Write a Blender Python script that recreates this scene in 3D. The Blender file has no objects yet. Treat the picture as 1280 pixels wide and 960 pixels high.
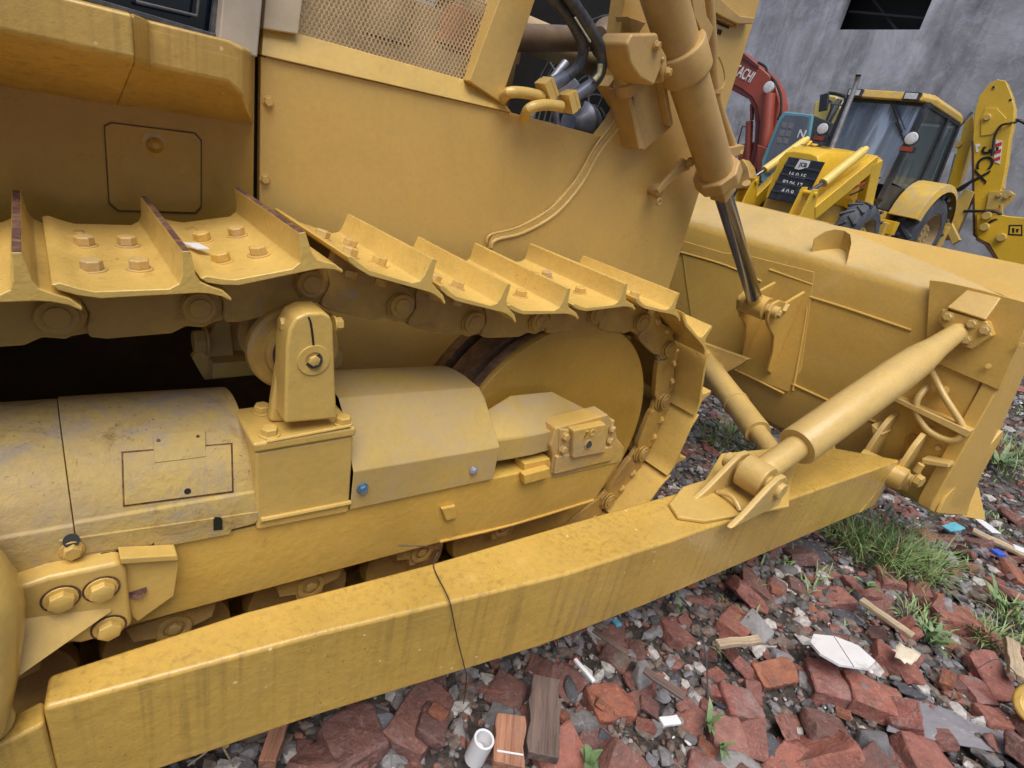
import bpy, bmesh, math, random
from mathutils import Vector, Matrix, noise
PI = math.pi
R_ = math.radians
random.seed(7)
C = bpy.context.scene.collection
scene = bpy.context.scene

# ------------------------------------------------------------------ camera frame
# measured once from the vanishing points of the photograph; everything below is laid out
# in metres with the lens at the origin: X along the bulldozer, Y across it, Z up.
F = 700.0
CAM = Matrix(((0.77642276, -0.10592442, 0.6212469),
              (-0.59945625, -0.42832422, 0.67615868),
              (0.19447338, -0.89739533, -0.39605773)))
def ray(px, py): return CAM @ Vector((px - 640, py - 480, F))
def sY(px, py, y): r = ray(px, py); return r * (y / r.y)      # point of a sight line on a known upright plane
def sX(px, py, x): r = ray(px, py); return r * (x / r.x)
def sZ(px, py, z): r = ray(px, py); return r * (z / r.z)
def proj(p):
    c = CAM.transposed() @ Vector(p)
    if c.z <= 0.01: return (-9999, -9999)
    return (c.x / c.z * F + 640, c.y / c.z * F + 480)
GZ = -1.58

# ------------------------------------------------------------------ materials
def newmat(name):
    m = bpy.data.materials.new(name); m.use_nodes = True
    nt = m.node_tree; b = nt.nodes['Principled BSDF']
    return m, nt, b
def nd(nt, t, **kw):
    n = nt.nodes.new(t)
    for k, v in kw.items():
        if k in n.inputs: n.inputs[k].default_value = v
        else: setattr(n, k, v)
    return n
def ramp(nt, fac, stops):
    r = nt.nodes.new('ShaderNodeValToRGB')
    while len(r.color_ramp.elements) < len(stops): r.color_ramp.elements.new(0.5)
    for e, (p, c) in zip(r.color_ramp.elements, stops):
        e.position = p; e.color = (c[0], c[1], c[2], 1) if hasattr(c, '__len__') else (c, c, c, 1)
    nt.links.new(fac, r.inputs[0]); return r.outputs[0]
def coords(nt, scale=(1, 1, 1), world=False):
    if world:
        g = nt.nodes.new('ShaderNodeNewGeometry'); o = g.outputs['Position']
    else:
        t = nt.nodes.new('ShaderNodeTexCoord'); o = t.outputs['Object']
    mp = nt.nodes.new('ShaderNodeMapping'); mp.inputs['Scale'].default_value = scale
    nt.links.new(o, mp.inputs[0]); return mp.outputs[0]
def noi(nt, vec, scale, detail=5, rough=0.55, dist=0.0):
    n = nt.nodes.new('ShaderNodeTexNoise')
    n.inputs['Scale'].default_value = scale; n.inputs['Detail'].default_value = detail
    n.inputs['Roughness'].default_value = rough; n.inputs['Distortion'].default_value = dist
    nt.links.new(vec, n.inputs['Vector']); return n.outputs['Fac']
def mix(nt, fac, a, b, mode='MIX'):
    m = nt.nodes.new('ShaderNodeMix'); m.data_type = 'RGBA'; m.blend_type = mode
    for s, v in ((0, fac), (6, a), (7, b)):
        if isinstance(v, (int, float)): m.inputs[s].default_value = v
        elif isinstance(v, tuple): m.inputs[s].default_value = (v[0], v[1], v[2], 1)
        else: nt.links.new(v, m.inputs[s])
    return m.outputs[2]
def bump(nt, b, h, strength=0.3, dist=0.01, prev=None):
    n = nt.nodes.new('ShaderNodeBump'); n.inputs['Strength'].default_value = strength
    n.inputs['Distance'].default_value = dist
    nt.links.new(h, n.inputs['Height'])
    if prev is not None: nt.links.new(prev, n.inputs['Normal'])
    nt.links.new(n.outputs[0], b.inputs['Normal']); return n.outputs[0]

YEL = (0.62, 0.385, 0.095)
def paint(name, base=YEL, rough=0.42, streak=0.0, specks=0.0, dust=0.0, dustcol=(0.40, 0.30, 0.19), rust=0.0, grey=0.0, lump=0.25, vary=0.22, scale=1.0, drops=0.0):
    if base[0] > 0.3 and 0.4 < base[1] / base[0] < 0.75 and base[2] < 0.25: base = (base[0] * 1.0, min(.9, base[1] * 1.068), base[2] * 1.12 + .002)
    m, nt, b = newmat(name)
    v = coords(nt, world=True)
    n1 = noi(nt, v, 2.3 * scale, 6, 0.6)
    dark = tuple(c * (1 - vary) for c in base); lite = tuple(min(1, c * (1 + vary * 0.55)) for c in base)
    col = ramp(nt, n1, [(0.28, dark), (0.5, base), (0.75, lite)])
    # fine mottling of a hand-sprayed coat over grime
    nf = noi(nt, v, 60, 5, 0.7)
    col = mix(nt, ramp(nt, nf, [(0.40, 0), (0.72, 0.30)]), col, (base[0] * 0.66, base[1] * 0.64, base[2] * 0.72))
    ng = noi(nt, v, 1.7, 8, 0.72, 1.2)
    col = mix(nt, ramp(nt, ng, [(0.52, 0), (0.70, 0.28)]), col, (base[0] * 0.60, base[1] * 0.62, base[2] * 0.80))
    # thin greenish or ochre clouding left by the brush
    n2 = noi(nt, v, 9 * scale, 8, 0.65, 0.6)
    col = mix(nt, ramp(nt, n2, [(0.45, 0), (0.75, 0.35)]), col, (base[0] * 0.80, base[1] * 0.84, base[2] * 1.15))
    if streak:
        vs = coords(nt, (55, 55, 1.6), world=True)
        s = noi(nt, vs, 1.0, 3, 0.6, 0.15)
        patch = noi(nt, v, 3.1, 3, 0.5)
        f = mix(nt, 1.0, ramp(nt, s, [(0.5, 0), (0.68, streak)]), ramp(nt, patch, [(0.32, 0), (0.52, 1)]), 'MULTIPLY')
        col = mix(nt, f, col, (base[0] * 0.45, base[1] * 0.44, base[2] * 0.6))
    if streak:
        vh = coords(nt, (1.6, 1.6, 130), world=True); sh = noi(nt, vh, 1.0, 4, 0.7, 0.3)
        fh = mix(nt, 1.0, ramp(nt, sh, [(0.60, 0), (0.66, 0.5)]), ramp(nt, noi(nt, v, 5.5, 4, 0.6), [(0.48, 0), (0.62, 1)]), 'MULTIPLY')
        col = mix(nt, fh, col, (min(1, base[0] * 1.25), min(1, base[1] * 1.3), base[2] * 2.0))
    if dust:
        n3 = noi(nt, v, 5.5, 9, 0.7, 0.4)
        col = mix(nt, ramp(nt, n3, [(0.56 - 0.42 * dust, 0), (0.74 - 0.22 * dust, 0.85)]), col, dustcol)
    if grey:
        n4 = noi(nt, v, 7.5, 8, 0.75, 0.9)
        col = mix(nt, ramp(nt, n4, [(0.60 - 0.1 * grey, 0), (0.66, 0.75)]), col, (0.27, 0.24, 0.235))
    if rust:
        n5 = noi(nt, v, 6.0, 9, 0.72, 1.4)
        col = mix(nt, ramp(nt, n5, [(0.66 - 0.09 * rust, 0), (0.74, 0.8)]), col, (0.21, 0.085, 0.03))
    nch = noi(nt, v, 30, 10, 0.82, 0.8)
    col = mix(nt, ramp(nt, nch, [(0.695, 0), (0.715, 0.75)]), col, (0.20, 0.11, 0.05))
    if specks:
        n6 = noi(nt, v, 140, 3, 0.6)
        n7 = noi(nt, v, 4, 4, 0.6)
        f = mix(nt, 1.0, ramp(nt, n6, [(0.64, 0), (0.70, specks)]), ramp(nt, n7, [(0.42, 0), (0.62, 1)]), 'MULTIPLY')
        col = mix(nt, f, col, (0.10, 0.055, 0.025))
    if drops:
        vo = nt.nodes.new('ShaderNodeTexVoronoi'); vo.inputs['Scale'].default_value = 17
        nt.links.new(v, vo.inputs['Vector'])
        col = mix(nt, ramp(nt, vo.outputs['Distance'], [(0.05, drops), (0.075, 0)]), col, (0.85, 0.68, 0.38))
    nt.links.new(col, b.inputs['Base Color'])
    rr = ramp(nt, n2, [(0.3, rough - 0.14), (0.7, rough + 0.08 + 0.2 * dust)])
    nt.links.new(rr, b.inputs['Roughness'])
    h1 = noi(nt, v, 34, 6, 0.66)
    p = bump(nt, b, h1, lump * 1.5, 0.004)
    # chips and old scars under the new coat
    p = bump(nt, b, ramp(nt, noi(nt, v, 18, 9, 0.8, 1.5), [(0.60, 0), (0.66, 1)]), lump * 0.8, 0.003, p)
    h2 = noi(nt, v, 5, 3, 0.5)
    bump(nt, b, h2, lump, 0.012, p)
    b.inputs['Specular IOR Level'].default_value = 0.5; b.inputs['Coat Weight'].default_value = 0.30 if not dust else 0.0
    b.inputs['Coat Roughness'].default_value = 0.15
    return m
def plain(name, col, rough=0.5, metal=0.0, vary=0.2, scale=20, lump=0.2, dirt=None, dirtamt=0.0, dist=0.003):
    m, nt, b = newmat(name)
    v = coords(nt)
    n1 = noi(nt, v, scale, 6, 0.6)
    c = ramp(nt, n1, [(0.3, tuple(x * (1 - vary) for x in col)), (0.7, tuple(min(1, x * (1 + vary)) for x in col))])
    if dirt:
        n2 = noi(nt, v, scale * 0.35, 8, 0.7, 0.5)
        c = mix(nt, ramp(nt, n2, [(0.60 - 0.25 * dirtamt, 0), (0.72, 0.9)]), c, dirt)
    nt.links.new(c, b.inputs['Base Color'])
    b.inputs['Roughness'].default_value = rough; b.inputs['Metallic'].default_value = metal
    if lump: bump(nt, b, n1, lump, dist)
    return m
M = {}
M['paint'] = paint('yellow_paint', drops=0.0)
M['hood'] = paint('smooth_yellow_paint', base=(0.65, 0.395, 0.105), rough=0.38, lump=0.12, vary=0.13, scale=0.5)
M['arm'] = paint('streaked_yellow_paint', base=(0.60, 0.355, 0.070), rough=0.34, streak=0.48, specks=0.65, lump=0.38, drops=0.8)
M['fender'] = paint('fender_paint', base=(0.56, 0.335, 0.078), streak=0.45, specks=0.2, lump=0.3, drops=0.5)
M['tank'] = paint('tank_paint', base=(0.42, 0.225, 0.032), rough=0.36, lump=0.16)
M['shoe'] = paint('shoe_paint', base=(0.66, 0.41, 0.10), rough=0.40, specks=0.6, rust=0.5, lump=0.4)
M['worn'] = paint('worn_dusty_paint', base=(0.52, 0.34, 0.09), rough=0.6, dust=0.36, dustcol=(0.37, 0.275, 0.165), rust=1.2, grey=0.8, specks=1.0, lump=0.6)
M['guard'] = paint('dusty_guard_paint', base=(0.52, 0.335, 0.085), rough=0.5, dust=0.42, dustcol=(0.44, 0.325, 0.19), grey=0.0, specks=0.3, lump=0.15)
M['cast'] = paint('cast_paint', base=(0.60, 0.36, 0.085), rough=0.5, dust=0.2, specks=0.5, rust=0.1, lump=0.5)
M['link'] = paint('link_paint', base=(0.46, 0.265, 0.055), rough=0.42, dust=0.30, dustcol=(0.26, 0.15, 0.055), rust=0.8, grey=0.1, lump=0.45)
M['frame'] = paint('frame_paint', base=(0.66, 0.385, 0.075), rough=0.4, specks=0.2, rust=0.12, lump=0.4)
M['blade'] = paint('blade_paint', base=(0.62, 0.365, 0.08), rough=0.40, specks=0.12, lump=0.22, vary=0.15, scale=0.7)
M['top'] = paint('pale_blade_paint', base=(0.58, 0.375, 0.125), rough=0.5, dust=0.2, dustcol=(0.52, 0.38, 0.19), lump=0.2)
M['tube'] = paint('tube_paint', base=(0.62, 0.395, 0.12), rough=0.42, specks=0.25, lump=0.35, streak=0.0)
M['cyl'] = paint('cylinder_paint', base=(0.50, 0.30, 0.095), rough=0.42, dust=0.22, dustcol=(0.40, 0.25, 0.12), specks=0.3, lump=0.15)
M['rustedge'] = plain('rusty_edge', (0.085, 0.035, 0.025), 0.8, 0, 0.5, 90, 0.6, (0.30, 0.16, 0.06), 0.5)
M['scraped'] = plain('scraped_steel', (0.26, 0.16, 0.09), 0.55, 0.3, 0.4, 30, 0.3, (0.07, 0.03, 0.03), 0.8)
M['dark'] = plain('black_recess', (0.012, 0.011, 0.010), 0.7, 0, 0.3, 8, 0.2)
M['darkbrown'] = plain('dark_brown_hull', (0.13, 0.075, 0.026), 0.7, 0, 0.4, 5, 0.4, (0.05, 0.03, 0.015), 0.6)
M['rubber'] = plain('hose_rubber', (0.045, 0.05, 0.065), 0.5, 0, 0.35, 60, 0.3, (0.14, 0.13, 0.11), 0.5)
M['tyre'] = plain('tyre_rubber', (0.045, 0.05, 0.062), 0.75, 0, 0.5, 6, 0.4, (0.12, 0.13, 0.16), 0.8)
M['fitting'] = plain('hose_sleeve', (0.13, 0.14, 0.19), 0.42, 0.3, 0.2, 30, 0.1)
M['silver'] = plain('cast_aluminium', (0.33, 0.35, 0.42), 0.45, 0.5, 0.3, 20, 0.3)
M['chrome'] = plain('chrome_rod', (0.34, 0.34, 0.38), 0.22, 1.0, 0.15, 6, 0.05)
M['cream'] = plain('cream_post_paint', (0.56, 0.47, 0.34), 0.55, 0, 0.12, 8, 0.1, (0.40, 0.32, 0.22), 0.4)
M['glass'] = plain('dark_blue_glass', (0.004, 0.007, 0.014), 0.08, 0, 0.3, 3, 0)
M['bluebolt'] = plain('blue_steel_bolt', (0.12, 0.22, 0.34), 0.4, 0.4, 0.3, 60, 0.2)
M['ink'] = plain('hose_print', (0.55, 0.55, 0.45), 0.6, 0, 0.1, 40, 0)
M['hosetape'] = plain('hose_tape', (0.42, 0.42, 0.26), 0.6, 0, 0.3, 80, 0)

# ------------------------------------------------------------------ mesh builder
W = {}     # world matrix of every object made here
def setp(o, label=None, cat=None, group=None, kind=None):
    if label: o['label'] = label
    if cat: o['category'] = cat
    if group: o['group'] = group
    if kind: o['kind'] = kind
    return o
def root(name, loc, rz=0, label=None, cat=None, group=None):
    o = bpy.data.objects.new(name, None); C.objects.link(o)
    o.empty_display_size = 0.2
    Mx = Matrix.Translation(Vector(loc)) @ Matrix.Rotation(rz, 4, 'Z')
    o.matrix_world = Mx; W[o] = Mx
    return setp(o, label, cat, group)
def orth(ax):
    ax = Vector(ax).normalized()
    u = ax.orthogonal().normalized()
    if abs(ax.z) < 0.99: u = ax.cross(Vector((0, 0, 1))).normalized()
    return u, ax.cross(u).normalized(), ax
SPLIT = {'bolt', 'cap_bolt', 'bracket_bolt', 'trunnion_bolt', 'housing_bolt', 'yoke_bolt', 'gland_bolt', 'rivet', 'link_nut', 'weld_bead', 'slot', 'frame_lug', 'stiffener', 'recess_shade', 'reflected_pane', 'sticker_stripe', 'pivot', 'pin_hole', 'hub_nut', 'step', 'king_post', 'bucket_linkage', 'window_bar', 'equaliser_bar', 'window_seal', 'boom_ram', 'house', 'yoke_gusset', 'wiper', 'driver_seat', 'hose', 'cross_plate', 'stay_bar', 'oil_line', 'fan_pump', 'coolant_pipe', 'strut_bracket'}
class MB:
    def __init__(s): s.bm = bmesh.new(); s.mi = 0
    def face(s, vs):
        try:
            f = s.bm.faces.new(vs); f.material_index = s.mi; return f
        except ValueError: return None
    def prism(s, pts, vec, cap=True):
        vec = Vector(vec); a = [s.bm.verts.new(p) for p in pts]; b = [s.bm.verts.new(Vector(p) + vec) for p in pts]
        n = len(a)
        if cap: s.face(a[::-1]); s.face(b)
        for i in range(n): s.face([a[i], a[(i + 1) % n], b[(i + 1) % n], b[i]])
        return s
    def pY(s, xz, y0, y1): return s.prism([(x, y0, z) for x, z in xz], (0, y1 - y0, 0))
    def pX(s, yz, x0, x1): return s.prism([(x0, y, z) for y, z in yz], (x1 - x0, 0, 0))
    def pZ(s, xy, z0, z1): return s.prism([(x, y, z0) for x, y in xy], (0, 0, z1 - z0))
    def pxY(s, px, y0, y1): return s.prism([sY(a, b, y0) for a, b in px], (0, y1 - y0, 0))   # outline on plane Y=y0, thickened to y1
    def pxX(s, px, x0, x1): return s.prism([sX(a, b, x0) for a, b in px], (x1 - x0, 0, 0))
    def pxZ(s, px, z0, z1): return s.prism([sZ(a, b, z0) for a, b in px], (0, 0, z1 - z0))
    def box(s, c, d, rot=None):
        c = Vector(c); v = []
        for x in (-.5, .5):
            for y in (-.5, .5):
                for z in (-.5, .5):
                    p = Vector((x * d[0], y * d[1], z * d[2]))
                    if rot is not None: p = rot @ p
                    v.append(s.bm.verts.new(c + p))
        for f in ((0, 1, 3, 2), (4, 6, 7, 5), (0, 4, 5, 1), (2, 3, 7, 6), (0, 2, 6, 4), (1, 5, 7, 3)): s.face([v[i] for i in f])
        return s
    def bb(s, a, b): return s.box([(a[i] + b[i]) / 2 for i in range(3)], [abs(b[i] - a[i]) for i in range(3)])
    def bar(s, p0, p1, w, h, up=(0, 0, 1)):
        p0, p1 = Vector(p0), Vector(p1); ax = (p1 - p0); L = ax.length; ax.normalize()
        sd = ax.cross(Vector(up)).normalized(); u = sd.cross(ax).normalized()
        return s.box((p0 + p1) / 2, (L, w, h), Matrix((ax, sd, u)).transposed())
    def lathe(s, p, ax, prof, n=28, closed=True):
        u, v, w = orth(ax); p = Vector(p); rings = []
        for t, r in prof:
            rings.append([s.bm.verts.new(p + w * t + (u * math.cos(2 * PI * i / n) + v * math.sin(2 * PI * i / n)) * max(r, 1e-4)) for i in range(n)])
        for a, b in zip(rings, rings[1:]):
            for i in range(n): s.face([a[i], a[(i + 1) % n], b[(i + 1) % n], b[i]])
        if closed: s.face(rings[0][::-1]); s.face(rings[-1])
        return s
    def cyl(s, p0, p1, r0, r1=None, n=24):
        p0, p1 = Vector(p0), Vector(p1); L = (p1 - p0).length
        return s.lathe(p0, p1 - p0, [(0, r0), (L, r0 if r1 is None else r1)], n)
    def ring(s, p, ax, r0, r1, t, n=32):
        u, v, w = orth(ax); p = Vector(p); q = []
        for rr, tt in ((r0, 0), (r1, 0), (r1, t), (r0, t)):
            q.append([s.bm.verts.new(p + w * tt + (u * math.cos(2 * PI * i / n) + v * math.sin(2 * PI * i / n)) * rr) for i in range(n)])
        for k in range(4):
            a, b = q[k], q[(k + 1) % 4]
            for i in range(n): s.face([a[i], a[(i + 1) % n], b[(i + 1) % n], b[i]])
        return s
    def hexb(s, p, ax, r=0.016, h=0.014, washer=True, turn=0.3):
        u, v, w = orth(ax); p = Vector(p)
        if washer: s.lathe(p, w, [(0, r * 1.25), (h * 0.2, r * 1.25)], 16)
        vs = []
        for t, k in ((h * 0.2, 1), (h * 0.9, 1), (h, 0.85)):
            vs.append([s.bm.verts.new(p + w * t + (u * math.cos(PI / 3 * i + turn) + v * math.sin(PI / 3 * i + turn)) * r * k) for i in range(6)])
        for a, b in zip(vs, vs[1:]):
            for i in range(6): s.face([a[i], a[(i + 1) % 6], b[(i + 1) % 6], b[i]])
        s.face(vs[0][::-1]); s.face(vs[-1]); return s
    def tube(s, path, r, n=10, smooth=6, closed=False):
        P = [Vector(p) for p in path]
        if smooth and len(P) > 2:
            Q = []; m = len(P)
            rng = range(m) if closed else range(m - 1)
            for i in rng:
                p1, p2 = P[i], P[(i + 1) % m]
                p0 = P[(i - 1) % m] if (closed or i > 0) else p1
                p3 = P[(i + 2) % m] if (closed or i < m - 2) else p2
                for k in range(smooth):
                    t = k / smooth
                    Q.append(0.5 * ((2 * p1) + (p2 - p0) * t + (2 * p0 - 5 * p1 + 4 * p2 - p3) * t * t + (3 * p1 - p0 - 3 * p2 + p3) * t ** 3))
            if not closed: Q.append(P[-1])
            P = Q
        rs = r if callable(r) else (lambda t: r)
        rings = []; up = None; m = len(P)
        for i, p in enumerate(P):
            a = P[i - 1] if (i > 0 or closed) else p; b = P[(i + 1) % m] if (i < m - 1 or closed) else p
            d = (b - a).normalized()
            if up is None: up = d.orthogonal().normalized()
            up = (up - d * up.dot(d)).normalized(); sd = d.cross(up)
            rr = rs(i / max(1, m - 1))
            rings.append([s.bm.verts.new(p + (up * math.cos(2 * PI * k / n) + sd * math.sin(2 * PI * k / n)) * rr) for k in range(n)])
        pairs = list(zip(rings, rings[1:])) + ([(rings[-1], rings[0])] if closed else [])
        for a, b in pairs:
            for k in range(n): s.face([a[k], a[(k + 1) % n], b[(k + 1) % n], b[k]])
        if not closed: s.face(rings[0][::-1]); s.face(rings[-1])
        return s
    def strip(s, path, half, thick, up):
        """weld bead / flat strip along path"""
        return s.tube(path, half, 6, 5)
    def mesh(s, name, mats, ang=35):
        bmesh.ops.recalc_face_normals(s.bm, faces=s.bm.faces)
        me = bpy.data.meshes.new(name); s.bm.to_mesh(me); s.bm.free()
        for m in (mats if isinstance(mats, (list, tuple)) else [mats]): me.materials.append(m)
        if ang:
            me.shade_smooth(); me.set_sharp_from_angle(angle=R_(ang))
        return me
    def islands(s):
        bm = s.bm; bm.verts.index_update(); seen = {}; comps = []
        for v in bm.verts:
            if v in seen: continue
            st = [v]; seen[v] = len(comps); c = [v]
            while st:
                q = st.pop()
                for e in q.link_edges:
                    o = e.other_vert(q)
                    if o not in seen: seen[o] = len(comps); st.append(o); c.append(o)
            comps.append(c)
        bx = []
        for c in comps:
            bx.append([[min(v.co[k] for v in c) - 0.001 for k in range(3)], [max(v.co[k] for v in c) + 0.001 for k in range(3)], c])
        done = False
        while not done:
            done = True
            for i in range(len(bx)):
                for j in range(i + 1, len(bx)):
                    if all(bx[i][0][k] <= bx[j][1][k] and bx[j][0][k] <= bx[i][1][k] for k in range(3)):
                        bx[i] = [[min(bx[i][0][k], bx[j][0][k]) for k in range(3)], [max(bx[i][1][k], bx[j][1][k]) for k in range(3)], bx[i][2] + bx[j][2]]
                        del bx[j]; done = False; break
                if not done: break
        return [b_[2] for b_ in bx]
    def split_build(s, name, *a, **k):
        groups = s.islands(); first = None
        for g in groups:
            gs = set(g); nb_ = MB(); mp = {v: nb_.bm.verts.new(v.co) for v in g}
            for f in s.bm.faces:
                if f.verts[0] in gs:
                    nf = nb_.bm.faces.new([mp[v] for v in f.verts]); nf.material_index = f.material_index
            o = nb_.build(name, *a, nosplit=True, **k)
            if first is None: first = o
        s.bm.free(); return first
    def build(s, name, mats, parent=None, bevel=0.0, raw=False, seg=2, ang=35, local=None, origin=None, nosplit=False):
        if not nosplit and name in SPLIT: return s.split_build(name, mats, parent, bevel, raw=raw, seg=seg, ang=ang, local=local, origin=origin)
        Wp = W[parent] if parent is not None else Matrix.Identity(4)
        if local is not None: Wo = local; raw = True
        elif parent is None and origin is not None: Wo = Matrix.Translation(Vector(origin))
        else: Wo = Wp
        if not raw: s.bm.transform(Wo.inverted())
        me = s.mesh(name, mats, ang)
        o = bpy.data.objects.new(name, me); C.objects.link(o)
        if parent is not None: o.parent = parent
        o.matrix_basis = Wp.inverted() @ Wo
        W[o] = Wo
        if bevel:
            md = o.modifiers.new('bevel', 'BEVEL'); md.width = bevel; md.segments = seg
            md.limit_method = 'ANGLE'; md.angle_limit = R_(35); md.harden_normals = True
        return o
def copy_tree(o, parent=None):
    c = o.copy(); C.objects.link(c)
    if parent is not None: c.parent = parent
    W[c] = W[o].copy()
    for ch in list(o.children): copy_tree(ch, c)
    return c
def text(name, body, mat, parent, Mx, size=0.1, depth=0.003, raw=False, shear=0.0, align='CENTER'):
    cu = bpy.data.curves.new(name, 'FONT'); cu.body = body; cu.size = size; cu.extrude = depth; cu.shear = shear
    cu.align_x = align; cu.align_y = 'CENTER'; cu.offset = size * 0.012
    t = bpy.data.objects.new(name + '_src', cu); C.objects.link(t)
    dg = bpy.context.evaluated_depsgraph_get()
    me = bpy.data.meshes.new_from_object(t.evaluated_get(dg)); bpy.data.objects.remove(t)
    me.name = name
    me.materials.clear(); me.materials.append(mat)
    o = bpy.data.objects.new(name, me); C.objects.link(o); o.parent = parent
    if raw: o.matrix_basis = Mx; W[o] = W[parent] @ Mx
    else: o.matrix_basis = W[parent].inverted() @ Mx; W[o] = Mx
    return o
def frame(o, xdir, zdir):
    """matrix at o, text runs along xdir, faces zdir"""
    x = Vector(xdir).normalized(); z = Vector(zdir).normalized(); z = (z - x * z.dot(x)).normalized(); y = z.cross(x)
    m = Matrix((x, y, z)).transposed().to_4x4(); m.translation = Vector(o); return m
# ================================================================== THE BULLDOZER
dz = root('bulldozer', (1.2, 2.2, GZ), 0,
          'big dull yellow bulldozer filling the foreground, with track, push arm and raised blade', 'bulldozer')
def V3(a=(0, 0, 0)): return Vector((a[0], a[1], a[2] if len(a) > 2 else 0))
# ---- engine side panels
b = MB(); b.pxY([(326, 70), (640, 141), (757, 172), (757, 320), (757, 470), (322, 470)], 1.55, 1.575)
side = b.build('side_panel', M['hood'], dz, 0.003)
b = MB()
for p in ((335, 127), (331, 224)): b.hexb(sY(*p, 1.55), (0, -1, 0), 0.011, 0.012)
b.build('bolt', M['hood'], side, 0.001)
# front guard plate lying over the side panel
curve = [(610, 304), (616, 294), (650, 285), (690, 262), (722, 226), (745, 186), (772, 150), (779, 138)]
b = MB(); b.pxY([(610, 480), (612, 303)] + curve[1:] + [(760, 108), (770, 95), (775, 40), (790, -60), (790, -120), (965, -60), (947, 12), (838, 355), (800, 480)], 1.535, 1.60)
fg = b.build('front_guard', M['hood'], dz, 0.003)
b = MB(); b.tube([sY(x + 4, y + 6, 1.533) for x, y in curve], 0.006, 8, 4)
b.tube([sY(x - 2, y - 1, 1.538) for x, y in curve], 0.004, 8, 4)
b.build('weld_bead', M['tube'], fg)
b = MB(); b.pxY([(893, 25), (912, 33), (911, 36), (892, 28)], 1.532, 1.54); b.pxY([(898, 36), (903, 38), (901, 44), (897, 42)], 1.532, 1.54)
b.build('slot', M['dark'], fg)
# upper guard cover with the little spout at the corner
b = MB(); b.pxY([(855, -60), (880, -20), (926, 20), (944, 22), (941, 30), (922, 30), (905, 22), (880, 8), (850, -20)], 1.50, 1.56)
b.pxY([(868, 5), (884, 4), (925, 22), (921, 34), (895, 23), (876, 22)], 1.52, 1.535)
cov = b.build('guard_cover', M['cyl'], dz, 0.004)
b = MB()
for p in ((919, 29), (888, 24), (887, 42)): b.hexb(sY(*p, 1.52), (0, -1, 0), 0.012, 0.014)
b.build('bolt', M['cyl'], cov, 0.001)
# radiator and rear faces of the hood box
b = MB(); b.bb((2.16, 1.61, -0.6), (2.27, 2.85, 0.70))
b.build('radiator', M['dark'], dz)
# the sill above the panel and the posts round the grille
b = MB(); b.prism([sY(327, 69, 1.540), sY(329, 34, 1.568), sY(374, 42, 1.568), sY(590, 102, 1.568), sY(628, 124, 1.562), sY(640, 141, 1.540)], (0, .04, 0))
b.build('grille_sill', M['shoe'] if 0 else M['paint'], dz, 0.003)
b = MB(); b.pxY([(586, 101), (590, 92), (628, -10), (655, -90), (700, -90), (669, 0), (628, 122), (626, 128)], 1.538, 1.60)
b.build('grille_post', M['hood'], dz, 0.003)
b = MB(); b.pxY([(329, 36), (333, -10), (340, -90), (392, -90), (379, -5), (373, 43)], 1.545, 1.60)
b.build('grille_post', M['cream'], dz, 0.003)
setp(bpy.data.objects['grille_post.001'], 'cream coloured post left of the mesh grille')
# perforated mesh grille: real holes
def perforated(quad, pitch, hole, th):
    mb = MB(); p00, p10, p11, p01 = [Vector(q) for q in quad]
    U = (p10 - p00); Vv = (p01 - p00); nu = int(U.length / pitch); nv = int(Vv.length / (pitch * 0.866))
    n = U.cross(Vv).normalized(); ud = U.normalized(); vd = n.cross(ud).normalized()
    H = (p01 - p00).dot(vd)
    R = pitch / math.sqrt(3)
    cache = {}
    def vert(a, b_):
        k = (round(a, 5), round(b_, 5))
        if k not in cache: cache[k] = mb.bm.verts.new(p00 + ud * a + vd * b_)
        return cache[k]
    for j in range(nv + 1):
        sh = (p01 - p00).dot(ud) * (j / nv)
        for i in range(nu + 1):
            cx = (i + 0.5 * (j % 2)) * pitch; cy = j * pitch * 0.8660254
            l = cy / H * (p01 - p00).dot(ud); r = U.length + cy / H * ((p11 - p10).dot(ud))
            if cx < l or cx > r or cy > H: continue
            o = [vert(cx + R * math.cos(PI / 6 + k * PI / 3), cy + R * math.sin(PI / 6 + k * PI / 3)) for k in range(6)]
            q = [mb.bm.verts.new(p00 + ud * (cx + hole * math.cos(PI / 6 + k * PI / 3)) + vd * (cy + hole * math.sin(PI / 6 + k * PI / 3))) for k in range(6)]
            w = [mb.bm.verts.new(v.co + n * th) for v in q]
            for k in range(6):
                mb.face([o[k], o[(k + 1) % 6], q[(k + 1) % 6], q[k]])
                mb.face([q[k], q[(k + 1) % 6], w[(k + 1) % 6], w[k]])
    return mb
g = perforated([sY(368, 46, 1.57), sY(598, 108, 1.57), sY(655, -80, 1.60), sY(392, -110, 1.60)], 0.0118, 0.0037, 0.002)
gr = g.build('mesh_grille', plain('tan_mesh', (0.50, 0.37, 0.21), 0.5, 0, .2, 12, .1), dz, ang=0)
setp(gr, 'perforated metal mesh grille with small round holes')
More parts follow.
